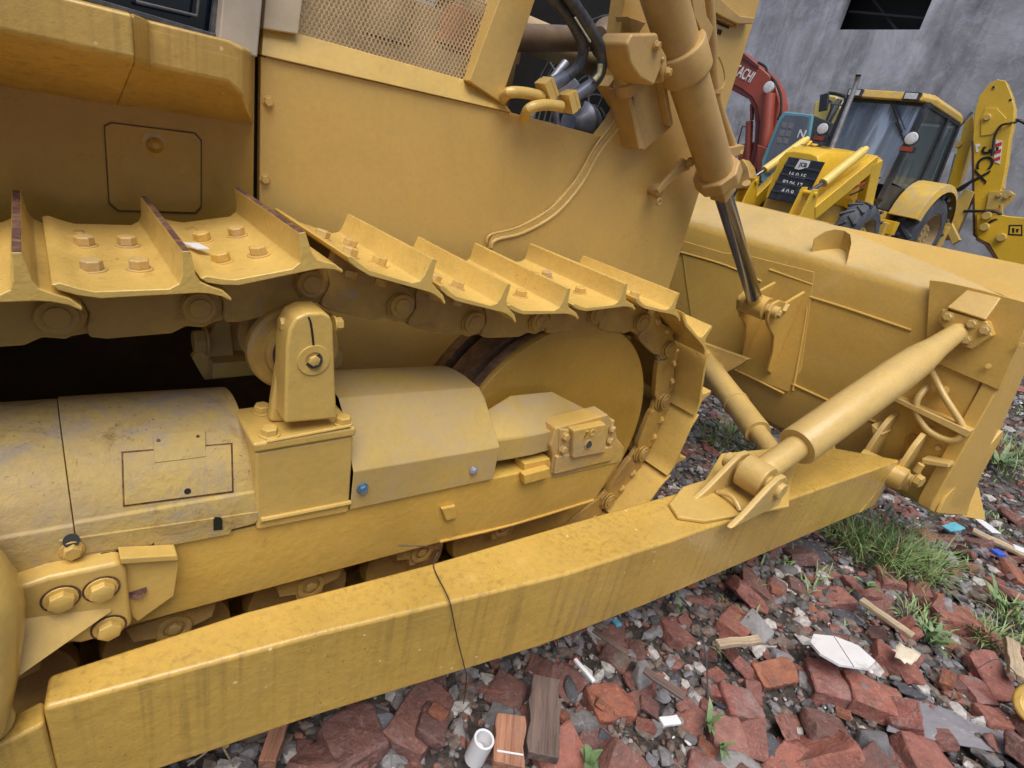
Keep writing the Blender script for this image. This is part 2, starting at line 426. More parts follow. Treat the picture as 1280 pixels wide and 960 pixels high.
# ---- engine bay, seen through the mesh and the opening
b = MB(); b.bb((0.55, 1.95, -0.5), (1.35, 2.55, 0.34)); b.bb((0.62, 1.80, -0.35), (1.15, 1.96, 0.12))
b.cyl((0.85, 1.78, 0.18), (0.85, 1.78, 0.40), 0.07); b.cyl((1.2, 1.95, 0.36), (1.9, 2.0, 0.36), 0.06)
eng = b.build('engine_block', paint('engine_paint', base=(0.52, 0.36, 0.16), rough=0.6, dust=0.4), dz, 0.01)
b = MB(); b.lathe((1.03, 1.72, 0.20), (0.2, 0, 1), [(0, 0.03), (0.01, 0.055), (0.11, 0.055), (0.12, 0.03)], 20)
b.build('oil_filter', plain('orange_filter', (0.55, 0.17, 0.08), 0.4), dz)
b = MB(); b.bb((1.62, 2.86, -0.5), (2.30, 2.90, 0.75)); b.build('far_side_panel', M['darkbrown'], dz)
# fan shroud, fan cage and pump in the opening
b = MB(); b.bb((2.10, 1.62, -0.55), (2.16, 2.8, 0.36)); b.bb((1.3, 1.60, -0.25), (2.1, 2.8, -0.2))
b.build('fan_shroud', M['dark'], dz)
b = MB(); cfan = V3((2.02, 2.05, 0.10))
for k in range(9): b.ring(cfan, (-1, 0, 0), 0.10 + 0.045 * k, 0.106 + 0.045 * k, 0.006, 40)
for k in range(10):
    a = k * PI / 5; b.bar(cfan + V3((-.008, 0.08 * math.cos(a), 0.08 * math.sin(a))), cfan + V3((-.008, 0.47 * math.cos(a), 0.47 * math.sin(a))), 0.006, 0.006, (1, 0, 0))
b.build('fan_cage', plain('cage_wire', (0.16, 0.16, 0.15), 0.5, 0.3), dz)
b = MB(); b.lathe(cfan + V3((-0.02, 0, 0)), (-1, 0, 0), [(0, 0.10), (0.05, 0.11), (0.09, 0.085), (0.12, 0.05)], 24)
b.cyl(sY(704, 118, 1.72), sY(712, 122, 1.95), 0.065); b.cyl(sY(690, 100, 1.74), sY(708, 78, 1.74), 0.016)
b.cyl(sY(668, 135, 1.72), sY(664, 150, 1.72), 0.012); b.cyl(sY(694, 130, 1.70), sY(696, 160, 1.70), 0.012)
b.build('fan_pump', M['silver'], dz, 0.004)
b = MB(); b.tube([sY(640, 47, 1.75), sY(800, 50, 1.9)], 0.042, 14, 0); b.tube([sY(735, 60, 1.8), sY(700, 110, 1.8)], 0.012, 8, 0)
b.lathe(sY(748, 48, 1.8), sY(830, 55, 1.9) - sY(748, 48, 1.8), [(0, 0.04), (0.05, 0.075), (0.5, 0.075)], 20)
b.build('coolant_pipe', plain('brown_pipe', (0.17, 0.115, 0.07), 0.5), dz)
# ---- hydraulic hoses and elbows at the opening
for nm, lo, joint, hosep in (
    ('a', [(628, 124), (636, 116), (655, 116), (678, 121)], (682, 113), [(686, 108), (705, 98), (722, 84), (729, 60), (716, 28), (690, -6), (668, -40)]),
    ('b', [(655, 148), (662, 136), (680, 131), (702, 133)], (710, 128), [(716, 122), (738, 108), (750, 92), (752, 66), (738, 36), (714, 0), (690, -40)])):
    y = 1.50 if nm == 'a' else 1.47
    b = MB(); b.tube([sY(px, py, y + (0.06 if i == 0 else 0)) for i, (px, py) in enumerate(lo)], 0.0165, 14, 6)
    j = sY(*joint, y)
    ax = (sY(hosep[1][0], hosep[1][1], y) - sY(*lo[-1], y)).normalized()
    b.bar(j - ax * 0.012, j + ax * 0.012, 0.052, 0.06); b.bar(j + ax * 0.014, j + ax * 0.026, 0.05, 0.056)
    b.cyl(j + ax * 0.02, j + ax * 0.055, 0.013)
    b.build('pipe_elbow', M['paint'], dz, 0.004)
    b = MB(); b.cyl(sY(*hosep[0], y) , sY(*hosep[1], y) + (sY(*hosep[2], y) - sY(*hosep[1], y)) * 0.1, 0.0205)
    b.build('hose_sleeve', M['fitting'], dz, 0.003)
    b = MB(); b.tube([sY(*p, y - 0.01 * i) for i, p in enumerate(hosep[1:])], 0.0175, 14, 8)
    hz = b.build('hydraulic_hose', M['rubber'], dz)
    if nm == 'b':
        b = MB(); b.tube([sY(743, 100, y - 0.026), sY(749, 92, y - 0.03), sY(750.5, 80, y - 0.032)], 0.008, 8, 5)
        b.build('hose_tag', M['hosetape'], hz)
        b = MB(); b.tube([sY(738, 52, y - 0.055), sY(729, 38, y - 0.06), sY(719, 22, y - 0.065)], 0.0025, 6, 4)
        b.build('hose_print', M['ink'], hz)

# ---- fuel tank side with access cover, ledge above
b = MB(); b.bb((-1.6, 1.552, -0.52), (0.423, 1.60, 0.055)); b.bb((-1.6, 1.6, -0.52), (0.42, 2.9, 0.05))
b.build('tank_side', M['tank'], dz, 0.004)
b = MB(); b.bb((0.40, 1.60, -0.55), (0.46, 2.8, 0.5)); b.build('bulkhead', M['dark'], dz)
rc = [(131, 158), (140, 154), (243, 167), (251, 176), (251, 258), (244, 266), (148, 263), (137, 254)]
b = MB(); b.pxY([(129.7, 157), (139, 152.6), (244, 165.4), (252.5, 175), (252.5, 260), (245, 267.5), (147, 264.5), (135.6, 255)], 1.5495, 1.56)
b.build('cover_gap', plain('seam_brown', (0.10, 0.055, 0.02), 0.7), dz)
b = MB(); b.pxY(rc, 1.546, 1.56); ac = b.build('access_cover', M['tank'], dz, 0.002)
b = MB(); b.lathe(sY(193, 181, 1.549), (0, -1, 0), [(0, 0.026), (0.004, 0.026), (0.006, 0.017), (0.014, 0.014), (0.02, 0.006)], 24)
b.build('cover_knob', M['tank'], ac)
# ledge (fender lip)
b = MB()
b.pX([(1.24, 0.058), (1.24, -0.004), (1.25, -0.012), (1.56, -0.105), (1.56, 0.066), (1.26, 0.061)], -1.6, 0.150)
st = [(1.24, 0.058), (1.24, -0.004), (1.25, -0.012), (1.56, -0.105), (1.56, 0.066), (1.26, 0.061)]
en = [(1.335, 0.060), (1.335, -0.010), (1.35, -0.022), (1.56, -0.100), (1.56, 0.066), (1.36, 0.062)]
def loft(mb, secs):
    rs = [[mb.bm.verts.new(p) for p in sc] for sc in secs]
    n = len(rs[0])
    for a, c in zip(rs, rs[1:]):
        for i in range(n): mb.face([a[i], a[(i + 1) % n], c[(i + 1) % n], c[i]])
    mb.face(rs[0][::-1]); mb.face(rs[-1])
end2 = [(1.345, 0.052), (1.345, -0.030), (1.36, -0.045), (1.56, -0.095), (1.56, 0.060), (1.37, 0.056)]
loft(b, [[(0.15, y, z) for y, z in st], [(0.185, y, z) for y, z in en], [(0.315 + (y - 1.335) * .3, y, z) for y, z in en], [(0.345 + (y - 1.345) * .36, y, z) for y, z in end2]])
b.build('fender_lip', M['fender'], dz, 0.005, seg=3)
# cab corner post and glass above the ledge
b = MB(); b.pxY([(273, 60), (284, -60), (335, -60), (329, -5), (322, 72)], 1.50, 1.60)
b.build('cab_post', plain('beige_post_paint', (0.40, 0.35, 0.29), 0.6, 0, 0.15, 9, 0.1), dz, 0.004)
b = MB(); b.bb((-1.6, 1.575, 0.04), (0.345, 1.60, 1.2)); b.build('cab_window', M['glass'], dz, 0.002)
b = MB(); b.pxY([(90, -4), (96, -9), (276, 44), (276, 52), (270, 49)], 1.53, 1.56); b.pxY([(262, 48), (273, -40), (279, -40), (272, 51)], 1.54, 1.56)
b.tube([sY(170, 2, 1.54), sY(246, 20, 1.54), sY(252, -30, 1.54)], 0.004, 6, 0)
b.build('window_seal', M['rubber'], dz, 0.002)
# ---- hull and belly between the tracks (plain dark brown)
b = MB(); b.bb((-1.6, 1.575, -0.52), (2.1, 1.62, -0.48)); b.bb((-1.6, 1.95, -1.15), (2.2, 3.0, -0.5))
b.build('hull', M['darkbrown'], dz, 0.01)
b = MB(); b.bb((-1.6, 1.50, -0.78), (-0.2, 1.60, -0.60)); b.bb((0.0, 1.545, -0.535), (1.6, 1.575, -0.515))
b.build('equaliser_bar', M['link'], dz, 0.01)

# ================================================================== TRACK
pins = [(-1.26, -.395), (-1.05, -.40), (-0.84, -.405), (-0.63, -.408), (-0.42, -.41), (-.205, -.409), (0.005, -.403), (.212, -.392), (.416, -.345), (.630, -.398), (.846, -.447),
        (1.075, -.452), (1.312, -.437), (1.55, -.475), (1.765, -.592), (1.848, -.825), (1.82, -1.065), (1.69, -1.265), (1.475, -1.372), (1.255, -1.395)]
x = 1.255
while x > -1.2: x -= 0.213; pins.append((x, -1.397))
pins = [(a_, b_ - 0.004) for a_, b_ in pins]
def pinframe(i):
    a = V3((pins[i][0], 0, pins[i][1])); c = V3((pins[i + 1][0], 0, pins[i + 1][1])); d = (c - a); L = d.length; d.normalize()
    up = V3((-d.z, 0, d.x))
    m = Matrix((d, V3((0, 1, 0)), up)).transposed().to_4x4()
    # columns: x along, y across, z outward
    m = Matrix(((d.x, 0, up.x, a.x), (0, 1, 0, 1.25), (d.z, 0, up.z, a.z), (0, 0, 0, 1)))
    return m, L
prof = [(0.0, .104), (.012, .106), (.032, .098), (.055, .091), (.160, .090), (.176, .098), (.1815, .112), (.1855, .163), (.1985, .163), (.2035, .112), (.210, .099),
        (.228, .090), (.245, .083), (.260, .068), (.259, .062), (.243, .072), (.222, .078), (.205, .080), (.06, .079), (.03, .086), (.008, .095)]
prof = [(s_ * .925, (h_ - .016) if h_ < .12 else .135) for s_, h_ in prof]
def shoe_mesh(rusty):
    mb = MB()
    stations = [(-0.25, 1.0), (-0.243, 1.0), (0.18, 1.0), (0.187, 1.0)]
    rows = []
    for y, k in stations:
        rows.append([mb.bm.verts.new((s, y, h)) for s, h in prof])
    n = len(prof)
    for a, c in zip(rows, rows[1:]):
        for i in range(n):
            mb.mi = 1 if (i == 7 and rusty) else 0
            mb.face([a[i], a[(i + 1) % n], c[(i + 1) % n], c[i]])
    mb.mi = 0; mb.face(rows[0][::-1]); mb.face(rows[-1])
    if rusty:  # worn strip on the grouser's edge
        pass
    return mb
link_poly = [(-.045, -.030), (-.030, -.046), (.0, -.052), (.035, -.046), (.06, -.052), (.16, -.052), (.185, -.040), (.215, -.046), (.24, -.030), (.25, -.005), (.243, .022), (.22, .04), (.19, .046), (.185, .072),
             (.155, .078), (.14, .058), (.10, .050), (.075, .060), (.06, .078), (.03, .076), (.015, .05), (-.02, .045), (-.042, .02)]
def link_bm(side_):
    mb = MB()
    s = side_; y = s * 0.105
    mb.prism([(a, y, h) for a, h in [(.036, -.046)] + link_poly[4:19] + [(.03, .076), (.030, .03), (.042, 0), (.034, -.03)]], (0, s * 0.025, 0))
    mb.prism([(a, y, h) for a, h in ((-.040, -.022), (-.026, -.040), (.0, -.046), (.05, -.040), (.05, .045), (.015, .044), (-.02, .038), (-.038, .018))], (0, s * 0.018, 0))
    mb.prism([(a, y + s * .024, h) for a, h in ((.185, .022), (.21, .03), (.235, .022), (.246, -.003), (.235, -.028), (.21, -.036), (.185, -.03), (.175, -.004))], (0, s * 0.008, 0))
    return mb
def pin_bm():
    mb = MB()
    mb.cyl((0.208, -0.120, 0), (0.208, 0.12, 0), 0.022, n=16)
    for s in (-1, 1):
        mb.lathe((0.208, s * 0.140, 0), (0, s, 0), [(0, 0.030), (0.006, 0.029), (0.008, 0.026), (0.006, 0.022), (0.006, 0.019), (0.010, 0.018)], 24)
    return mb
def make_shoe(m, rusty):
    s = shoe_mesh(rusty).build('track_shoe', [M['shoe'], M['rustedge']], dz, 0.0022, local=m)
    for (sx, sy) in ((.056, -.140), (.056, .015), (.122, -.140), (.122, .015)):
        k = MB(); k.hexb((0, 0, 0), (0, 0, 1), 0.0165, 0.020, turn=random.random())
        o = k.build('shoe_bolt', M['cast'], s, 0.0012, local=m @ Matrix.Translation((sx, sy, 0.073)))
    return s
def make_link(m):
    l = link_bm(-1).build('track_link', M['link'], dz, 0.006, local=m)
    l2 = link_bm(1).build('inner_link', M['link'], l, 0.006, raw=True)
    p = pin_bm().build('link_pin', M['link'], l, 0.001, raw=True)
    k = MB()
    for sx in (.075, .145):
        for s in (-1, 1): k.hexb((sx, s * 0.128, 0.050), (0, 0, -1), 0.015, 0.02, False)
    k.build('link_nut', M['cast'], l, 0.001, raw=True)
    return l
m0, L0 = pinframe(5)
shA = make_shoe(m0, True); lk = make_link(m0)
shA_used = False
shB = None
for i in range(0, len(pins) - 1):
    m, L = pinframe(i)
    if i == 5: continue
    sc = L / 0.21
    if 13 <= i <= 17: sc = 0.275 / 0.25 * 1.06
    jit = Matrix.Rotation(R_(random.uniform(-0.7, 0.7)), 4, 'X')
    ms = m @ jit @ Matrix.Diagonal((sc, 1, 1, 1))
    if i <= 8 and i != 8:
        o = copy_tree(shA, dz)
    else:
        if shB is None:
            shB = make_shoe(ms, False); o = shB
        else: o = copy_tree(shB, dz)
    o.matrix_basis = W[dz].inverted() @ ms; W[o] = ms
    l = copy_tree(lk, dz); ml = m @ Matrix.Diagonal((L / 0.21, 1, 1, 1)); l.matrix_basis = W[dz].inverted() @ ml; W[l] = ml

# ---- front idler
ic = V3((1.295, 0, -0.932))
b = MB(); b.lathe((ic.x, 1.128, ic.z), (0, 1, 0), [(0.004, 0.0), (0.004, 0.40), (0.0, 0.432), (0.004, 0.447), (0.016, 0.455), (0.05, 0.455), (0.055, 0.425), (0.075, 0.425), (0.08, 0.452), (0.16, 0.452), (0.165, 0.425), (0.19, 0.425), (0.195, 0.455), (0.24, 0.45), (0.245, 0.0)], 96)
idl = b.build('idler_wheel', [M['tank'], M['scraped']], dz, 0)
for f in idl.data.polygons:
    c = f.center; r = math.hypot(c.x + W[dz].translation.x - ic.x, c.z + W[dz].translation.z - ic.z)
    yy = c.y + W[dz].translation.y
    if yy > 1.146 and r > 0.40: f.material_index = 1

# ---- track frame
def zt(x): return -0.812 - 0.062 * (x + 0.3)
b = MB()
side_poly = [(-1.6, -0.76), (0.30, -0.848), (0.49, -0.862), (0.92, -0.886), (1.13, -0.898), (1.515, -0.918), (1.43, -1.118), (0.65, -1.062), (0.05, -1.02), (-1.6, -0.95)]
b.pY(side_poly, 1.0, 1.09)
fr = b.build('track_frame', M['frame'], dz, 0.006)
b = MB(); b.pY([(-1.6, -0.775), (0.49, -0.868), (1.13, -0.91), (1.50, -0.94), (1.42, -1.10), (-1.6, -1.0)], 1.09, 1.42)
b.pY([(0.80, -1.075), (1.40, -1.122), (1.33, -1.20), (0.86, -1.17)], 1.09, 1.40)
b.build('frame_core', M['frame'], fr, 0.005)
b = MB()
b.tube([sY(330, 652, 0.998), sY(435, 632, 0.998), sY(612, 597, 0.998)], 0.006, 8, 4)
b.tube([sY(550, 677, 0.998), sY(640, 656, 0.998), sY(742, 625, 0.998)], 0.005, 8, 3)
b.pxY([(552, 636), (570, 632), (572, 648), (558, 652)], 0.988, 1.0)
b.pxY([(655, 594), (688, 585), (689, 597), (656, 606)], 0.975, 1.0)
b.pxY([(656, 580), (688, 573), (690, 584), (655, 592)], 1.0, 1.05)
b.build('frame_lug', M['frame'], fr, 0.004)
# bolted bearing bracket of the front idler
b = MB()
rows = [[sY(x, y, Y) for x, y, Y in r] for r in (
    [(608, 580, 1.01), (640, 575, 1.01), (665, 570, 1.01), (690, 563, 1.01)],
    [(607, 552, 1.01), (640, 548, 1.01), (665, 544, 1.01), (692, 538, 1.01)],
    [(604, 515, 1.105), (638, 494, 1.108), (690, 489, 1.108), (742, 516, 1.104)],
    [(604, 519, 1.15), (640, 500, 1.15), (690, 496, 1.15), (742, 520, 1.15)])]
vv = [[b.bm.verts.new(p) for p in r] for r in rows]
for a, c in zip(vv, vv[1:]):
    for i in range(3): b.face([a[i], a[i + 1], c[i + 1], c[i]])
b.face([vv[3][3], vv[2][3], vv[1][3], vv[0][3]]); b.face([vv[0][0], vv[1][0], vv[2][0], vv[3][0]])
b.face([vv[3][0], vv[3][1], vv[3][2], vv[3][3], vv[0][3], vv[0][2], vv[0][1], vv[0][0]])
yk = b.build('idler_yoke', M['guard'], dz, 0.007, seg=3)
b = MB(); b.pxY([(695, 535), (760, 518), (768, 530), (772, 548), (781, 560), (777, 578), (692, 598), (688, 590), (692, 570), (688, 558)], 0.9955, 1.06)
b.pxY([(700, 536), (716, 538), (716, 568), (698, 572)], 0.99, 1.01)
b.pxY([(717, 538), (758, 530), (758, 566), (716, 574)], 0.972, 1.01)
b.prism([sY(696, 571, 0.985), sY(766, 558, 0.985), sY(766, 576, 0.985), sY(693, 594, 0.985)], (0, 0.05, 0))
b.prism([sZ(696, 538, sY(716, 536, 1.0).z), sZ(676, 515, sY(716, 536, 1.0).z), sZ(740, 510, sY(716, 536, 1.0).z), sZ(770, 525, sY(716, 536, 1.0).z)], (0, 0, -0.02))
cap = b.build('bearing_cap', M['cast'], dz, 0.006, seg=3)
b = MB()
for p in ((706, 545), (703, 561)): b.hexb(sY(*p, 0.99), (0, -1, 0), 0.0125, 0.014)
for p in ((764, 536), (761, 550)): b.hexb(sY(*p, 0.995), (0.3, -1, 0), 0.0125, 0.014)
b.hexb(sY(736, 521, 1.06), (0, -.3, 1), 0.016, 0.012)
b.build('cap_bolt', M['cast'], cap, 0.001)
b = MB(); b.cyl(sY(735, 555, 0.9705), sY(735, 555, 0.976), 0.0125, n=20); b.build('cap_hole', M['dark'], cap)
b = MB(); b.ring(sY(735, 555, 0.972), (0, -1, 0), 0.0125, 0.0165, 0.003, 20); b.build('hole_rim', M['cast'], cap)
text('cast_letters', 'ZC', M['cast'], cap, frame(sY(737, 542, 0.971), (1, 0, 0.02), (0, -1, 0)), 0.032, 0.0025)

# ---- carrier roller and its bracket
b = MB()
cr = V3((0.388, 1.085, -0.492))
b.lathe(cr, (0, 1, 0), [(0, 0.0), (0, 0.05), (0.004, 0.062), (0.016, 0.066), (0.018, 0.088), (0.024, 0.095), (0.04, 0.097), (0.046, 0.072), (0.07, 0.068), (0.10, 0.068), (0.12, 0.072), (0.125, 0.088), (0.14, 0.085), (0.15, 0.06), (0.24, 0.06), (0.25, 0)], 48)
cro = b.build('carrier_roller', M['link'], dz, 0.002)
b = MB(); b.ring(cr + V3((0, -0.0015, 0)), (0, 1, 0), 0.048, 0.053, 0.004, 40); b.ring(cr + V3((0, 0.0165, 0)), (0, 1, 0), 0.067, 0.071, 0.003, 40); b.build('seal_groove', M['rustedge'], cro)
b = MB()
b.pY([(0.283, -0.852), (0.278, -0.657), (0.482, -0.657), (0.489, -0.868)], 0.990, 1.13)
b.pY([(0.275, -0.655), (0.272, -0.632), (0.484, -0.632), (0.486, -0.655)], 0.985, 1.135)
post = [(356, 530), (358, 434), (362, 412), (369, 398), (384, 391), (404, 390), (414, 396), (417, 405), (420, 490), (422, 524)]
b.pxY(post, 0.995, 1.065)
b.pxY([(338, 528), (340, 505), (350, 440), (358, 405), (362, 528)], 1.05, 1.075)
bk = b.build('carrier_bracket', M['paint'], dz, 0.007, seg=3)
b = MB()
for p in ((337, 528, -0.618, 1.01), (430, 516, -0.618, 1.01), (328, 505, -0.618, 1.105), (400, 500, -.618, 1.105)):
    q = sY(p[0], p[1], p[3]); b.hexb((q.x, p[3], -0.632), (0, 0, 1), 0.017, 0.018)
b.hexb(sY(416, 405, 1.04), (1, 0, 0), 0.014, 0.02); b.hexb(sY(362, 404, 1.04), (-1, 0, 0), 0.014, 0.02)
b.build('bracket_bolt', M['paint'], bk, 0.0012)
b = MB(); b.ring(sY(392, 450, 0.995), (0, -1, 0), 0.017, 0.032, 0.003, 28); b.hexb(sY(392, 450, 0.993), (0, -1, 0), 0.0115, 0.008, False)
b.build('oil_plug', M['paint'], bk, 0.001)
b = MB(); b.cyl(sY(392, 450, 0.9945), sY(392, 450, 0.9935), 0.017, n=24); b.tube([sY(381, 392, 1.0), sY(388, 402, 0.9945), sY(392, 432, 0.9945)], 0.0022, 6, 3)
b.build('clamp_gap', M['dark'], bk)
b = MB(); b.tube([sY(333, 552, 0.988), sY(438, 532, 0.988)], 0.004, 8, 0); b.tube([sY(326, 650, 0.988), sY(438, 628, 0.988)], 0.006, 8, 0)
b.build('weld_bead', M['paint'], bk)
# rear cross plate of the bracket with its bolts
b = MB(); b.bb((0.27, 1.36, -0.60), (0.56, 1.40, -0.52)); b.pY([(0.26, -0.66), (0.235, -0.60), (0.30, -0.50), (0.315, -0.50), (0.33, -0.66)], 1.34, 1.36)
b.bb((0.27, 1.3, -0.64), (0.58, 1.42, -0.60)); b.pY([(0.53, -0.62), (0.53, -0.49), (0.56, -0.50), (0.60, -0.62)], 1.34, 1.36)
b.hexb((0.268, 1.34, -0.56), (-1, 0, 0), 0.028, 0.03); b.build('cross_plate', M['cast'], dz, 0.004)

# ---- half-round covers over the recoil spring
def cover(mb, x0, x1, yz, zslope=-0.03, th=0.008, n=10):
    outer = yz; inner = []
    for k, (y, z) in enumerate(yz):
        a = V3(yz[max(0, k - 1)]); 
        c = V3(yz[min(len(yz) - 1, k + 1)])
        d = (V3((c[0], c[1], 0)) - V3((a[0], a[1], 0))).normalized(); inner.append((y + d.y * th, z - d.x * th))
    pr = outer + inner[::-1]
    secs = [[(x, y, z + zslope * (x - x0)) for y, z in pr] for x in [x0 + (x1 - x0) * i / n for i in range(n + 1)]]
    loft(mb, secs)
V2 = lambda a: a
def V3(a=(0, 0, 0)):
    return Vector((a[0], a[1], a[2] if len(a) > 2 else 0))
def arc(cy, cz, r, a0, a1, n):
    return [(cy + r * math.cos(R_(a0 + (a1 - a0) * i / n)), cz + r * math.sin(R_(a0 + (a1 - a0) * i / n))) for i in range(n + 1)]
rear = [(0.9922, -0.815), (0.9935, -0.775), (1.000, -0.745)] + arc(1.178, -0.785, 0.178, 166, 15, 16) + [(1.36, -0.80)]
b = MB(); cover(b, -0.012, 0.283, rear, -0.05)
rcv = b.build('spring_cover', M['worn'], dz, 0.002)
b = MB(); cover(b, -1.6, -0.013, [(y, z + 0.075) for y, z in rear], -0.05)
b.build('spring_cover', M['worn'], dz, 0.002)
# bottom flap and lid with its hinge
def onrear(px, py, off=0.0):
    """first hit of a sight line with the rear cover's section"""
    r = ray(px, py)
    best = None
    for k in range(len(rear) - 1):
        (y0, z0), (y1, z1) = rear[k], rear[k + 1]
        for t in range(0, 20):
            y = y0 + (y1 - y0) * t / 20; p = r * (y / r.y); z = z0 + (z1 - z0) * t / 20 - 0.05 * (p.x + 0.012)
            e = abs(p.z - z)
            if best is None or e < best[0]: best = (e, p, (y1 - y0, z1 - z0))
    d = Vector((0, best[2][0], best[2][1])).normalized(); n = Vector((0, -d.z, d.y)); 
    if n.y > 0: n = -n
    return best[1] + n * off, n
def patch(mb, outline, off0, off1, sub=6):
    pts = []
    for i, (a, c) in enumerate(zip(outline, outline[1:] + outline[:1])):
        for t in range(sub): pts.append((a[0] + (c[0] - a[0]) * t / sub, a[1] + (c[1] - a[1]) * t / sub))
    # grid patch between left and right edges of a 4-corner outline
    A, B_, C_, D = outline
    G0, G1 = [], []
    for j in range(sub + 1):
        r0, r1 = [], []
        for i in range(2):
            u, v = i / 1, j / sub
            px = (A[0] * (1 - u) + B_[0] * u) * (1 - v) + (D[0] * (1 - u) + C_[0] * u) * v
            py = (A[1] * (1 - u) + B_[1] * u) * (1 - v) + (D[1] * (1 - u) + C_[1] * u) * v
            p, n = onrear(px, py)
            r0.append(mb.bm.verts.new(p + n * off0)); r1.append(mb.bm.verts.new(p + n * off1))
        G0.append(r0); G1.append(r1)
    for j in range(sub):
        mb.face([G1[j][0], G1[j][1], G1[j + 1][1], G1[j + 1][0]]); mb.face([G0[j][0], G0[j + 1][0], G0[j + 1][1], G0[j][1]])
        for i in (0, 1): mb.face([G0[j][i], G0[j + 1][i], G1[j + 1][i], G1[j][i]])
    for j in (0, sub): mb.face([G0[j][0], G0[j][1], G1[j][1], G1[j][0]])
b = MB(); patch(b, [(151.6, 564.6), (290.6, 553.6), (292, 615.6), (153.6, 633.4)], -0.002, 0.0010, 8); b.build('lid_gap', M['rustedge'], rcv)
b = MB(); patch(b, [(153.8, 566.8), (288.6, 555.8), (290, 613.6), (155.8, 631.2)], 0.0, 0.0035, 8); lid = b.build('inspection_lid', M['worn'], rcv, 0.0015)
b = MB(); patch(b, [(191, 545), (256, 539), (257, 571), (193, 579)], 0.001, 0.0055, 6); b.build('hinge', M['worn'], lid, 0.001)
b = MB()
for p in ((198, 552), (247, 547)):
    q, n = onrear(*p, 0.005); b.lathe(q, n, [(0, 0.0035), (0.002, 0.003)], 10)
b.build('rivet', M['rustedge'], lid)
b = MB(); q, n = onrear(234, 613.5, 0.0036); b.cyl(q, q + n * 0.0006, 0.006, n=18); b.build('lid_hole', M['dark'], lid)
b = MB()
flap = [(74, 676), (74, 698), (98, 693), (190, 682), (192, 679), (194, 686), (288, 668), (290, 662), (318, 655), (325, 648), (323, 640)]
b.pxY(flap, 0.9905, 0.9955); fl = b.build('cover_flap', M['worn'], rcv, 0.0015)
b = MB(); b.pxY([(267, 650), (269, 647), (276, 647), (278, 650), (278, 662), (267, 663)], 0.9885, 0.9905)
b.cyl(sY(89, 676, 0.9895), sY(89, 676, 0.9885), 0.012, n=16); b.pxY([(126, 692), (192, 681), (192, 684), (126, 695)], 0.988, 0.9898)
b.build('slot', M['dark'], fl)
b = MB(); b.hexb(sY(90, 687, 0.9885), (0, -1, 0), 0.0145, 0.014); b.build('flap_bolt', M['cast'], fl, 0.001)
# front cover: pale slanted facet
front = [(0.988, -0.858), (0.988, -0.752), (1.075, -0.640)] + [(1.10, -0.618)] + arc(1.20, -0.745, 0.137, 105, 10, 9) + [(1.345, -0.80)]
b = MB(); secs = []
for i in range(7):
    t = i / 6; x0 = 0.489 + (0.915 - 0.489) * t
    row = []
    for k, (y, z) in enumerate(front):
        xx = x0 - 0.0 if k < 2 else x0 - 0.045 * t * (min(k, 6) / 6) * 1.0
        row.append((xx, y, z - 0.022 * t))
    secs.append(row + [(p[0], p[1] + 0.008, p[2] - 0.006) for p in row[::-1]])
loft(b, secs)
fc = b.build('spring_cover', M['guard'], dz, 0.003)
b = MB(); b.hexb(sY(453, 610, 0.986), (0, -1, 0), 0.0115, 0.012); b.build('cover_bolt', M['bluebolt'], fc, 0.001)
b = MB(); b.hexb(sY(592, 588, 0.986), (0, -1, 0), 0.0105, 0.008); b.build('cover_bolt', M['silver'], fc, 0.001)

# ---- trunnion plate with three large bolts, gussets and the boss tube at lower left
b = MB(); b.pxY([(-120, 760), (0, 742), (60, 722), (150, 703), (158, 712), (166, 782), (150, 792), (100, 806), (60, 800), (-60, 860)], 0.955, 1.0)
tp = b.build('trunnion_plate', M['paint'], dz, 0.009, seg=3)
b = MB(); b.pxY([(150, 703), (222, 699), (224, 704), (218, 745), (172, 778), (164, 770)], 0.972, 0.99)
b.pxY([(150, 698), (222, 694), (224, 701), (152, 706)], 0.955, 0.99)
b.build('stop_plate', M['paint'], tp, 0.003)
b = MB()
for p in ((76, 748), (127, 736), (136, 784)): b.hexb(sY(*p, 0.955), (0, -1, 0), 0.0200, 0.017)
b.build('trunnion_bolt', M['paint'], tp, 0.0015)
b = MB()
for p in ((76, 748), (127, 736), (136, 784)): b.ring(sY(*p, 0.9545), (0, -1, 0), 0.0252, 0.028, 0.0012)  # dark rings put the recess shade round each bolt into colour
b.cyl(sY(171, 739, 0.9715), sY(171, 739, 0.9705), 0.016, n=20)
b.build('recess_shade', M['rustedge'], tp)
b = MB(); A_ = sY(30, 786, 0.945); B_ = sY(140, 764, 0.952); C_ = sY(18, 850, 0.89)
b.prism([A_, B_, C_], Vector((0.004, 0.014, 0.016)))
b.build('gusset', M['paint'], tp, 0.006)
b = MB(); b.tube([(-.22, .99, -.68), (-.150, .93, -.78), (-.158, .90, -.90), (-.185, .86, -1.0)], lambda t: .068 - .014 * t, 24, 6)
b.lathe((-.172, .865, -1.0), (0.1, -1, 0), [(-0.06, 0.05), (0.0, 0.055), (0.01, 0.03), (0.02, 0.03)], 24)
b.build('trunnion_boss', M['paint'], tp, 0.004)
